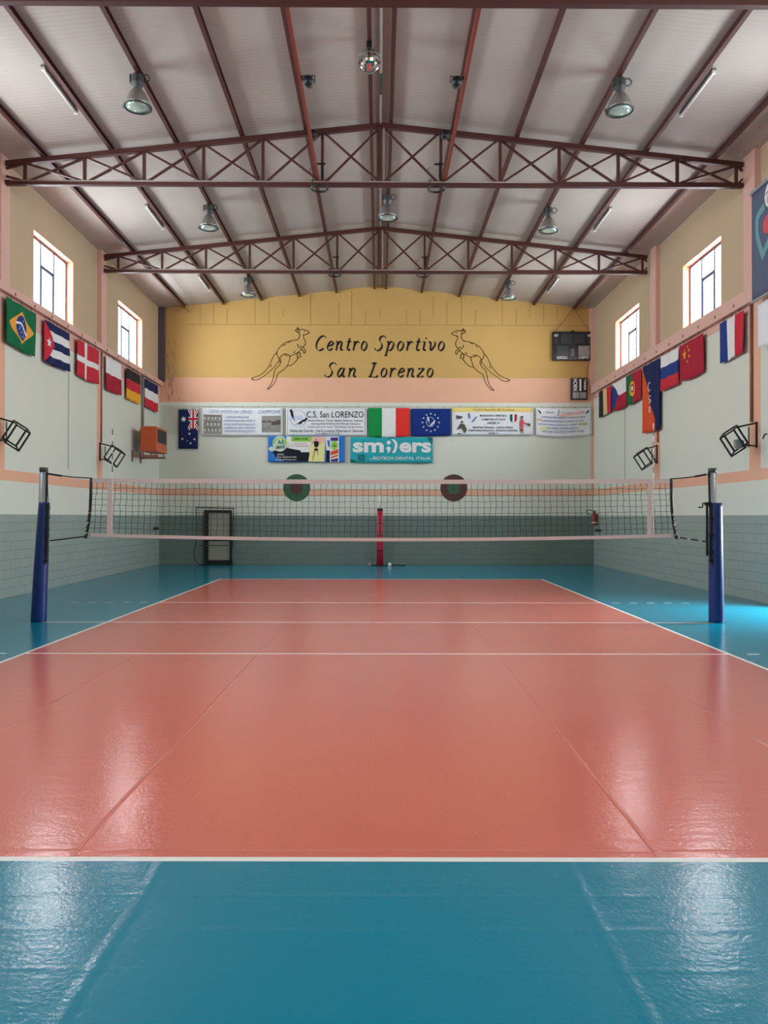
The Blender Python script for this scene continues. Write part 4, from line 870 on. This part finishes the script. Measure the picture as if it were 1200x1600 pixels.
kangaroo(False, 'brown outline of a kangaroo facing right, left of the lettering')
kangaroo(True, 'brown outline of a kangaroo facing left, right of the lettering')
def target(x, outer, inner, label):
    rot = Matrix.Rotation(PI / 2, 3, 'X'); mb = MB(); z = 2.785
    mb.lathe([(0.235, 0.001), (0.235, 0.006), (0.49, 0.006), (0.49, 0.001)], outer, (x, YF, z), 40, rot, caps=False, smooth=False)
    mb.lathe([(0.235, 0.001), (0.235, 0.006)], inner, (x, YF, z), 40, rot, smooth=False)
    tag(mb.build('painted_target', loc=(x, YF, z)), label, 'target', 'round targets on the back wall')
target(-2.97, M['tgreen'], M['tbrown'], 'round green target with a brown centre on the back wall')
target(2.71, M['tbrown'], M['tgreen'], 'round brown target with a green centre on the back wall')

# ------------------------------------------------------------------ scoreboards
def scoreboard():
    x0, x1, z0, z1 = 6.27, 7.82 - 0.12, 7.39, 8.42; y = YF - 0.16
    r = empty('scoreboard', ((x0 + x1) / 2, y, z0), 'wide black electronic scoreboard hanging at the top right of the back wall', 'scoreboard')
    box_obj('case', (x0, y, z0), (x1, YF - 0.02, z1), M['black'], r)
    MB().box((x0 + 0.03, y - 0.004, z0 + 0.03), (x1 - 0.03, y, z1 - 0.03), scr('scoreboard_face', (34, 42, 48))).build('face', r)
    W_, H_ = x1 - x0, z1 - z0; P = lambda u, v: (x0 + u * W_, z1 - v * H_)
    g1, g2, g3 = scr('score_window_dark', (58, 64, 68)), scr('score_window_grey', (94, 100, 104)), scr('score_window_pale', (150, 152, 154))
    for (u0, v0, u1, v1, m_) in ((0.20, 0.08, 0.485, 0.42, g1), (0.51, 0.08, 0.80, 0.42, g1), (0.04, 0.22, 0.13, 0.44, scr('score_window_red', (66, 52, 56))), (0.87, 0.22, 0.96, 0.42, g1), (0.10, 0.50, 0.38, 0.84, g1), (0.45, 0.60, 0.54, 0.86, g2), (0.64, 0.50, 0.92, 0.84, g3)):
        (a, b), (c, d) = P(u0, v1), P(u1, v0); box_obj('digit_window', (a, y - 0.012, b), (c, y - 0.004, d), m_, r)
    wm = mat('white_sign_lettering', (236, 236, 236), 0.6)
    t = MB()
    for s, u0, v0, u1, v1 in (('SET', .03, .10, .135, .18), ('SET', .87, .10, .965, .18), ('LOCALI', .10, .86, .355, .96), ('OSPITI', .64, .86, .90, .96)):
        vs, fs = T(s, u0, v0, u1, v1, 0, 0.03); t.add([(P(a, b)[0], y - 0.016, P(a, b)[1]) for a, b in vs], fs, wm)
    t.build('lettering', r)
    c = MB(); ax, az = 7.04, 9.28
    for x in (x0 + 0.06, x1 - 0.08): c.tube([(x, y + 0.06, z1 - 0.01), ((x + ax) / 2, y + 0.06, (z1 + az) / 2 - 0.02), (ax, y + 0.06, az)], 0.011, M['brown'], 6)
    c.build('hanging_cable', r)
    MB().tube([(x1 - 0.06, y + 0.08, z0 + 0.01), (x1 - 0.20, y + 0.08, z0 - 0.35), (7.50, y + 0.10, 6.77)], 0.011, M['brown'], 6).build('power_cable', r)
    MB().box((6.93, y + 0.04, z1), (7.05, y + 0.12, z1 + 0.05), M['blackmetal']).build('connector', r)
    # small board below, its lettering turned on its side
    x0, x1, z0, z1 = 6.94, 7.53, 5.975, 6.76; y2 = YF - 0.10
    r = empty('scoreboard', ((x0 + x1) / 2, y2, z0), 'small black board turned on its side below the wide scoreboard', 'scoreboard')
    box_obj('case', (x0, y2, z0), (x1, YF - 0.005, z1), M['black'], r)
    W2, H2 = x1 - x0, z1 - z0; Q = lambda u, v: (x0 + u * W2, z1 - v * H2)
    for u0, u1 in ((.10, .49), (.53, .92)):
        (a, b), (c2, d) = Q(u0, .94), Q(u1, .66); box_obj('digit_window', (a, y2 - 0.008, b), (c2, y2, d), g3, r)
    (a, b), (c2, d) = Q(.50, .60), Q(.62, .06); box_obj('digit_window', (a, y2 - 0.008, b), (c2, y2, d), mat('white_sign_lettering', (236, 236, 236)), r)
    t = MB()
    for s, u0, v0, u1, v1 in (('HORN', .12, .04, .38, .60), ('TIMER', .78, .06, .90, .58)):
        vs, fs = text2d(s, 0, 0.03); vs = [(-q, p) for p, q in vs]; vs = [(q[0] * -1, q[1] * -1) for q in vs]
        vs = fit(vs, u0, v0, u1, v1); t.add([(Q(p, q)[0], y2 - 0.010, Q(p, q)[1]) for p, q in vs], fs, wm)
    t.build('lettering', r)
scoreboard()

# ------------------------------------------------------------------ heater on the left wall
def heater():
    x0, x1, y0, y1, z0, z1 = -7.62, -7.10, 25.2, 26.45, 3.82, 4.62
    r = empty('unit_heater', ((x0 + x1) / 2, (y0 + y1) / 2, z0), 'orange box heater with a dark grille on a bracket on the left wall', 'heater')
    c = MB().box((x0, y0, z0), (x1, y1, z1), M['heater']); o = c.build('housing', r)
    bv = o.modifiers.new('bevel', 'BEVEL'); bv.width = 0.02; bv.segments = 2
    g = MB().box((x1, y0 + 0.12, z0 + 0.30), (x1 + 0.006, y1 - 0.12, z1 - 0.07), M['black'])
    gr = g.build('grille', r)
    s = MB()
    for q in range(8):
        z = z0 + 0.335 + q * 0.053; s.bar((x1 + 0.012, y0 + 0.12, z), (x1 + 0.012, y1 - 0.12, z), 0.02, 0.012, M['darkgrey'])
    s.build('louvre', gr)
    MB().box((x0 - 0.05, y0 + 0.12, z0 + 0.2), (x0, y1 - 0.25, z1 - 0.08), M['black']).build('rear_panel', r)
    MB().lathe([(0.02, 0.05), (0.25, 0.05), (0.25, 0.0), (0.02, 0.0)], M['blackmetal'], (x0 - 0.08, (y0 + y1) / 2, 4.25), 20, Matrix.Rotation(-PI / 2, 3, 'Y')).build('fan', r)
    for y in (25.32, 26.2):
        b = MB()
        b.bar((XL, y, 3.68), (x1 + 0.02, y, 3.68), 0.05, 0.06, M['brown']).bar((XL + 0.02, y, 3.50), (XL + 0.02, y, 3.86), 0.05, 0.04, M['brown'])
        b.bar((x1 - 0.05, y, 3.70), (x1 - 0.05, y, z0), 0.03, 0.03, M['brown']).bar((x0 + 0.06, y, 3.70), (x0 + 0.06, y, z0), 0.03, 0.03, M['brown'])
        b.build('bracket', r)
    MB().tube([(XL + 0.04, 26.35, z1 - 0.2), (XL + 0.04, 26.35, 6.44)], 0.05, M['pipegrey'], 10).tube([(XL + 0.04, 26.35, z1 - 0.15), (x0, 26.2, z1 - 0.15)], 0.05, M['pipegrey'], 10).build('flue_pipe', r)
heater()

# ------------------------------------------------------------------ cage brackets on the pilasters
def cage(c, side, label, inner_box=False, s=1.0):
    """empty black guard cage; c = its middle, side = -1 left wall / 1 right wall"""
    c = Vector(c); X = XL if side < 0 else XR
    u = Vector((0.84 * side, 0.0, 0.54)); v = Vector((0.54 * side, 0, -0.84)); w = Vector((-0.40 * side, -0.92, 0.0)); w = (w - u * w.dot(u) - v * w.dot(v)); w.normalize(); w = (w + u * -0.75).normalized()
    a, b, d = 0.165 * s, 0.215 * s, 0.20 * s; m_ = M['blackmetal']
    r = empty('guard_cage', (X, c.y, c.z), label, 'guard cage', 'black guard cages on the pilasters')
    K = lambda i, j, k_: c + u * a * i + v * b * j + w * d * k_
    f = MB(); wd = 0.030
    for i in (-1, 1):
        for j in (-1, 1):
            f.bar(K(i, j, -1), K(i, j, 1), wd, wd, m_); f.bar(K(i, -1, j), K(i, 1, j), wd, wd, m_); f.bar(K(-1, i, j), K(1, i, j), wd, wd, m_)
    f.build('frame', r)
    t = K(1, -1, 0); bt = K(1, 1, 0)
    ar = MB(); e1 = Vector((X - 0.0 * side, t.y, t.z + 0.10)); e2 = Vector((X, bt.y, bt.z - 0.02))
    ar.bar(t, e1, 0.035, 0.035, m_).bar(bt, e2, 0.028, 0.028, m_).bar((X - 0.02 * side, t.y, e2.z - 0.03), (X - 0.02 * side, t.y, e1.z + 0.02), 0.03, 0.03, m_)
    ar.bar((X - 0.13 * side, t.y + 0.1, e2.z - 0.02), (X - 0.13 * side, t.y + 0.1, e1.z - 0.07), 0.02, 0.02, M['darkgrey'])
    ar.build('bracket', r)
    if inner_box:
        p = K(0.25, 0.45, 0.2); MB().box((p.x - 0.06, p.y - 0.06, p.z - 0.09), (p.x + 0.06, p.y + 0.06, p.z + 0.09), M['grey']).box((p.x + 0.06, p.y - 0.05, p.z - 0.07), (p.x + 0.10, p.y + 0.05, p.z + 0.07), M['black']).build('lamp_box', r)
        MB().tube([(X - 0.01, c.y - 0.25, c.z + 0.02), (X - 0.02, c.y - 0.34, c.z + 0.10), (X - 0.01, c.y - 0.42, c.z + 0.09)], 0.012, M['black'], 6).build('cable', r)
cage((7.30, 16.15, 3.31), 1, 'black guard cage with a small grey lamp box inside, on the near right pilaster', True, 1.0)
cage((7.41, 21.95, 3.37), 1, 'empty black guard cage on the far right pilaster', s=0.98)
cage((-7.55, 16.45, 3.42), -1, 'empty black guard cage on the near left pilaster, cut by the photo edge', s=1.0)
cage((-7.50, 22.4, 3.45), -1, 'empty black guard cage on the far left pilaster', s=0.98)

# cords, pipes and small plates on the walls
def cord(pts, r_, m_, label, name='pull_cord', cat='cord'):
    tag(MB().tube(pts, r_, m_, 6).build(name, loc=pts[-1]), label, cat)
cord([(XL + 0.02, 20.13, 6.44), (XL + 0.02, 20.13, 4.4), (XL + 0.02, 20.13, 2.95)], 0.006, M['pipegrey'], 'thin grey cord hanging down the left white wall below the striped star flag')
cord([(XR - 0.02, 24.84, 6.18), (XR - 0.02, 24.84, 4.4), (XR - 0.02, 24.84, 2.8)], 0.006, M['pipegrey'], 'thin grey cord hanging down the right white wall panel near the back corner')
cord([(XR - 0.035, 16.34, 6.18), (XR - 0.035, 16.34, 3.72)], 0.03, M['brown'], 'brown pipe running down the near right pilaster', 'down_pipe', 'pipe')
cord([(XR - 0.026, 21.88, 4.1), (XR - 0.026, 21.88, 3.82)], 0.022, M['brown'], 'short brown pipe on the far right pilaster below the pennant', 'down_pipe', 'pipe')
cord([(XL + 0.026, 22.5, 6.44), (XL + 0.026, 22.5, 3.85)], 0.02, M['brown'], 'brown pipe running down the far left pilaster', 'down_pipe', 'pipe')
tag(box_obj('number_plate', (XL, 27.75, 1.26), (XL + 0.02, 28.40, 1.36), M['black'], loc=(XL, 28, 1.26)), 'small black plate on the left grey wall by the back corner', 'plate', 'black plates on the grey walls')
tag(box_obj('number_plate', (XR - 0.02, 27.55, 1.22), (XR, 28.25, 1.31), M['black'], loc=(XR, 28, 1.22)), 'small black plate below the fire extinguisher', 'plate', 'black plates on the grey walls')
def extinguisher():
    x, y, z = XR - 0.13, 27.95, 1.44
    r = empty('fire_extinguisher', (x, y, z), 'red fire extinguisher hanging at the back right corner', 'fire extinguisher')
    c = MB().lathe([(0.02, z), (0.088, z + 0.005), (0.09, z + 0.03), (0.09, z + 0.37), (0.07, z + 0.42), (0.03, z + 0.45)], M['ext'], (x, y, 0), 20); b = c.build('cylinder', r)
    MB().lathe([(0.0915, z + 0.07), (0.0915, z + 0.13)], M['extlabel'], (x, y, 0), 20, caps=False).build('label', b)
    MB().box((x - 0.03, y - 0.03, z + 0.44), (x + 0.03, y + 0.03, z + 0.50), M['black']).bar((x - 0.02, y, z + 0.51), (x + 0.10, y, z + 0.54), 0.02, 0.015, M['black']).build('valve', r)
    MB().tube([(x, y, z + 0.48), (x - 0.10, y - .02, z + 0.53), (x - 0.22, y - .04, z + 0.55), (x - 0.30, y - .05, z + 0.50), (x - 0.28, y - .05, z + 0.43), (x - 0.17, y - .05, z + 0.38), (x - 0.08, y - .06, z + 0.38)], 0.014, M['black'], 8).build('hose', r)
    MB().box((x + 0.085, y - 0.03, z + 0.25), (XR, y + 0.03, z + 0.40), M['darkgrey']).build('wall_hook', r)
extinguisher()

# ------------------------------------------------------------------ volleyball posts
def build_post(side):
    p0 = C(side * 5.60, 9.08); y = p0.y; s = side
    bx = -5.635 if s < 0 else 5.590; tx = -5.560 if s < 0 else 5.525
    lab = 'left volleyball post with a blue pad and aluminium top' if s < 0 else 'right volleyball post with a blue pad, aluminium top and a net crank'
    r = empty('volleyball_post', (bx, y, 0), lab, 'volleyball post', 'blue padded net posts')
    xa = lambda z: bx + (tx - bx) * z / 2.55
    MB().tube([(xa(0.0), y, 0.0), (xa(2.48), y, 2.48)], 0.064, M['alu'], 24).build('pole', r)
    MB().tube([(xa(2.475), y, 2.475), (xa(2.55), y, 2.55)], 0.068, M['darkgrey'], 24).build('end_cap', r)
    xi = xa(2.0) - s * 0.065
    MB().bar((xa(1.9) - s * 0.07, y - 0.02, 1.9), (xa(2.47) - s * 0.07, y - 0.02, 2.47), 0.018, 0.03, M['black']).build('slot_track', r)
    pd = MB(); zt = 1.975; N_ = 28
    prof = [(0.004, 0.123 if s < 0 else 0.121, bx), (0.03, 0.125 if s < 0 else 0.122, bx), (0.9, 0.112 if s < 0 else 0.114, bx + (0.035 if s < 0 else -0.006)), (1.9, 0.090 if s < 0 else 0.104, bx + (0.082 if s < 0 else -0.010)), (zt, 0.086 if s < 0 else 0.102, bx + (0.087 if s < 0 else -0.010))]
    vs = []; fs = []
    for z, R_, cx in prof:
        for q in range(N_):
            t = 2 * PI * q / N_; vs.append((cx + R_ * math.cos(t), y + R_ * math.sin(t), z))
    for i in range(len(prof) - 1):
        for q in range(N_): fs.append((i * N_ + q, i * N_ + (q + 1) % N_, (i + 1) * N_ + (q + 1) % N_, (i + 1) * N_ + q))
    fs.append(tuple((len(prof) - 1) * N_ + q for q in range(N_))); fs.append(tuple(range(N_ - 1, -1, -1)))
    pd.add(vs, fs, M['blue'], True); p = pd.build('pad', r)
    seam_x = lambda z: (bx + (0.035 if s < 0 else -0.006) * z / 0.9) - s * (0.121 - 0.017 * z)
    st = MB(); pts = [(seam_x(z) - s * 0.004 + (s * 0.035 if z < 1.0 else 0), y - 0.05, z) for z in (0.92, 1.1, 1.3, 1.5, 1.7, 1.95)]
    for a, b in zip(pts, pts[1:]): st.bar(a, b, 0.03, 0.05, M['black'])
    st.build('strap', p)
    for z in ((1.00, 1.18, 1.42, 1.52, 1.72, 1.88) if s < 0 else (1.02, 1.16, 1.45, 1.72)):
        MB().box((seam_x(z) - 0.022 - s * 0.012, y - 0.10, z - 0.022), (seam_x(z) + 0.022 - s * 0.012, y - 0.03, z + 0.022), M['black']).build('buckle', p)
    if s > 0:
        cx = xa(2.0) - 0.115
        MB().box((cx - 0.02, y - 0.05, 1.93), (cx + 0.10, y + 0.03, 1.985), M['blackmetal']).bar((cx + 0.005, y - 0.02, 1.10), (cx + 0.005, y - 0.02, 1.95), 0.03, 0.03, M['black']).build('winch', r)
        MB().tube([(cx - 0.02, y - 0.02, 1.97), (cx - 0.065, y - 0.02, 1.97), (cx - 0.07, y - 0.02, 1.90), (cx - 0.14, y - 0.02, 1.90)], 0.012, M['blackmetal'], 8).build('crank_handle', r)
        MB().tube([(cx + 0.055, y - 0.02, 2.45), (cx + 0.055, y - 0.02, 1.97)], 0.006, M['rope'], 6).tube([(cx + 0.03, y - 0.02, 2.13), (cx + 0.05, y - .02, 2.15), (cx + 0.06, y - .02, 2.09)], 0.009, M['black'], 6).build('winch_cable', r)
        MB().lathe([(0.02, -0.02), (0.035, -0.015), (0.035, 0.015), (0.02, 0.02)], M['black'], (cx + 0.05, y - 0.02, 2.445), 14, Matrix.Rotation(PI / 2, 3, 'X')).build('pulley', r)
    else:
        MB().tube([(xa(2.4) + 0.07, y - 0.02, 2.45), (xa(2) + 0.10, y - .02, 1.98)], 0.006, M['rope'], 6).build('winch_cable', r)
build_post(-1); build_post(1)

# ------------------------------------------------------------------ volleyball net
def build_net():
    r = empty('volleyball_net', C(0, 9, 1.36), 'volleyball net strung between the two blue posts', 'net')
    xa, xb = -4.745, 4.815
    def zt(x): return 2.350 + 0.018 * ((x - 0.03) / 4.78) ** 2        # top of the top band
    def zb(x): return 1.335 + 0.072 * ((x - 0.03) / 4.78) ** 2       # bottom edge
    Pn = lambda x, z, dy=0.0: C(x, 9 + dy, z)
    R_ = random.Random(4); n_ = 96
    # mesh of knotted cords
    cd = MB(); nz = 9; grid = []
    for i in range(n_ + 1):
        x = xa + (xb - xa) * i / n_; lo, hi = zb(x) + 0.05, zt(x) - 0.065; rowp = []
        for j in range(nz + 1):
            t = j / nz; sl = -0.055 * (1 - t) * (1 if x < 0 else -1) * (abs(x) / 4.8) ** 3
            rowp.append(Pn(x + R_.uniform(-.010, .010) + sl, lo + (hi - lo) * t + R_.uniform(-.006, .006), R_.uniform(-.01, .01)))
        grid.append(rowp)
    cw = 0.006
    for i in range(n_ + 1):
        for j in range(nz): cd.bar(grid[i][j], grid[i][j + 1], cw, cw, M['cord'])
    for j in range(1, nz):
        for i in range(n_): cd.bar(grid[i][j], grid[i + 1][j], cw, cw, M['cord'])
    cd.build('mesh_cords', r)
    def band(name, zlo, zhi, m_, th=0.008):
        mb = MB(); N_ = 40; vs = []; fs = []
        for i in range(N_ + 1):
            x = xa + (xb - xa) * i / N_
            for dy, z in ((-th, zlo(x)), (-th, zhi(x)), (th, zhi(x)), (th, zlo(x))): vs.append(Pn(x, z, dy))
        for i in range(N_):
            for q in range(4): fs.append((i * 4 + q, i * 4 + (q + 1) % 4, (i + 1) * 4 + (q + 1) % 4, (i + 1) * 4 + q))
        fs += [(0, 1, 2, 3), (N_ * 4, N_ * 4 + 3, N_ * 4 + 2, N_ * 4 + 1)]
        mb.add(vs, fs, m_); return mb.build(name, r)
    band('top_tape', lambda x: zt(x) - 0.07, zt, M['tape']); band('bottom_tape', zb, lambda x: zb(x) + 0.055, M['tape'])
    for x in (-4.43, 4.455):
        sl = 0.02 if x < 0 else -0.005
        mb = MB(); mb.add([Pn(x - 0.035 - sl, zb(x), -0.012), Pn(x + 0.035 - sl, zb(x), -0.012), Pn(x + 0.035, zt(x), -0.012), Pn(x - 0.035, zt(x), -0.012), Pn(x - 0.035 - sl, zb(x), 0.012), Pn(x + 0.035 - sl, zb(x), 0.012), Pn(x + 0.035, zt(x), 0.012), Pn(x - 0.035, zt(x), 0.012)],
               [(0, 1, 2, 3), (7, 6, 5, 4), (0, 4, 5, 1), (1, 5, 6, 2), (2, 6, 7, 3), (3, 7, 4, 0)], M['tape']); mb.build('side_band', r)
    for s, x in ((-1, xa), (1, xb)):
        pts = [Pn(x, 2.375), Pn(x + s * 0.002, 2.1), Pn(x + s * 0.012, 1.85), Pn(x + s * 0.035, 1.62), Pn(x + s * 0.075, 1.41)]
        MB().tube(pts, [0.024, 0.026, 0.024, 0.021, 0.018], M['black'], 10).build('end_sleeve', r)
        lash = MB()
        for q in range(7):
            z = 1.44 + q * 0.055; xx = x + s * (0.075 - (z - 1.41) * 0.13); lash.tube([Pn(xx - 0.024, z, -0.02), Pn(xx + 0.024, z + 0.035, -0.024)], 0.006, M['tape'] if q % 3 == 0 else M['rope'], 5)
        lash.build('lashing', r)
        px = -5.49 if s < 0 else 5.415
        sagp = [Pn(x + (px - x) * t, 2.37 + (2.445 - 2.37) * t - 0.05 * t * (1 - t), 0.05 * t) for t in [q / 6 for q in range(7)]]
        MB().tube(sagp, 0.009, M['rope'], 6).tube([sagp[4], sagp[6]], 0.016, M['rope'], 6).tube([Pn(x - s * .02, 2.37), sagp[2]], 0.006, M['tape'], 5).build('top_cord', r)
        bp = -5.44 if s < 0 else 5.40
        lowp = [Pn(x + s * 0.075 + (bp - x - s * 0.075) * t, 1.41 + (1.335 - 1.41) * t, 0.05 * t) for t in [q / 8 for q in range(9)]]
        m_ = MB()
        for q in range(8): m_.tube([lowp[q], lowp[q + 1]], 0.011, M['rope'] if q % 3 else (M['tape'] if s > 0 else M['rope']), 6)
        m_.build('bottom_cord', r)
        MB().lathe([(0.012, -0.03), (0.03, -0.02), (0.03, 0.02), (0.012, 0.03)], M['black'], Pn(x + s * 0.085, 1.405), 8).build('knot', r)
        ax = -4.385 if s < 0 else 4.515
        an = MB(); z0 = 1.45; zt_ = 3.28; nb = 18
        for q in range(nb):
            a, b = z0 + (zt_ - z0) * q / nb, z0 + (zt_ - z0) * (q + 1) / nb
            an.tube([Pn(ax, a, -0.025), Pn(ax, b, -0.025)], 0.0075, M['polestripe'] if (q % 2 or q < 9) else (M['cord'] if s < 0 else M['brown']), 8)
        an.build('antenna', r)
build_net()

# ------------------------------------------------------------------ things along the back wall
def red_post():
    x, y = 0.04, 28.05
    r = empty('spare_post', (x, y, 0), 'red padded post standing against the middle of the back wall', 'post')
    MB().tube([(x, y, 0.01), (x, y, 2.0)], [0.125, 0.10], M['redpad'], 20).build('pad', r)
    MB().tube([(x, y, 1.94), (x, y, 2.03)], 0.103, M['black'], 20).build('pad_cap', r)
    for z in (0.55, 1.08, 1.50):
        MB().tube([(x, y, z - 0.014), (x, y, z + 0.014)], 0.124 - z * 0.0125 + 0.002, M['black'], 20).build('strap', r)
    MB().bar((x, y - 0.105, 1.1), (x, y - 0.103, 1.92), 0.03, 0.02, M['black']).build('zip', r)
    MB().tube([(x - 0.02, y, 2.02), (x - 0.02, y, 2.52)], 0.022, M['polestripe'], 12).build('pole', r)
    MB().lathe([(0.30, 0.0), (0.30, 0.02), (0.05, 0.03)], M['black'], (x, y, 0.0), 20).build('base_plate', r)
    # ropes lying at its foot
    R_ = random.Random(8)
    mb = MB(); pts = []
    for q in range(60):
        t = q / 59; pts.append((0.37 + 0.57 * t, y - 0.12 + 0.07 * math.sin(9 * t * PI + 1), 0.018 + 0.035 * abs(math.sin(23 * t)) * (1 - t)))
    mb.tube(pts, 0.016, M['rope'], 6); tag(mb.build('rope', loc=(0.6, y, 0)), 'dark rope lying on the floor right of the red post', 'rope')
    mb = MB(); mb.tube([(-0.34 + 0.055 * math.cos(q * 0.5), y - 0.26 + 0.05 * math.sin(q * 0.5), 0.016 + q * 0.0022) for q in range(40)], 0.014, M['conduit'], 6)
    tag(mb.build('rope', loc=(-0.34, y - .26, 0)), 'small pale coil of cord left of the red post', 'rope')
    mb = MB(); mb.lathe([(0.01, 0), (0.06, 0.01), (0.07, 0.05), (0.05, 0.10), (0.02, 0.12)], M['polestripe'], (0.38, y - 0.34, 0.0), 12)
    tag(mb.build('float_bulb', loc=(0.38, y - .34, 0)), 'small white knob at the right foot of the red post', 'knob')
red_post()
def pole_frame():
    y = 28.25; m_ = M['blackmetal']
    r = empty('pole_frame', (-5.85, y, 0), 'thin black pole frame standing around the grey door', 'frame')
    MB().bar((-6.56, y, 2.06), (-5.17, y, 2.03), 0.035, 0.035, m_).build('top_bar', r)
    MB().tube([(-6.54, y, 2.06), (-6.52, y, 1.5), (-6.54, y, 0.8), (-6.62, y, 0.45), (-6.56, y, 0.13), (-6.40, y, 0.02)], 0.016, m_, 8).build('leg', r)
    MB().tube([(-5.20, y, 2.04), (-5.21, y, 1.5), (-5.23, y, 0.8), (-5.28, y, 0.4), (-5.24, y, 0.02)], 0.013, m_, 8).build('leg', r)
    MB().bar((-6.46, y - 0.02, 0.70), (-5.17, y - 0.02, 0.70), 0.028, 0.03, M['darkgrey']).build('cross_bar', r)
    MB().bar((-6.40, y, 0.015), (-6.05, y, 0.015), 0.03, 0.03, m_).build('foot', r)
pole_frame()
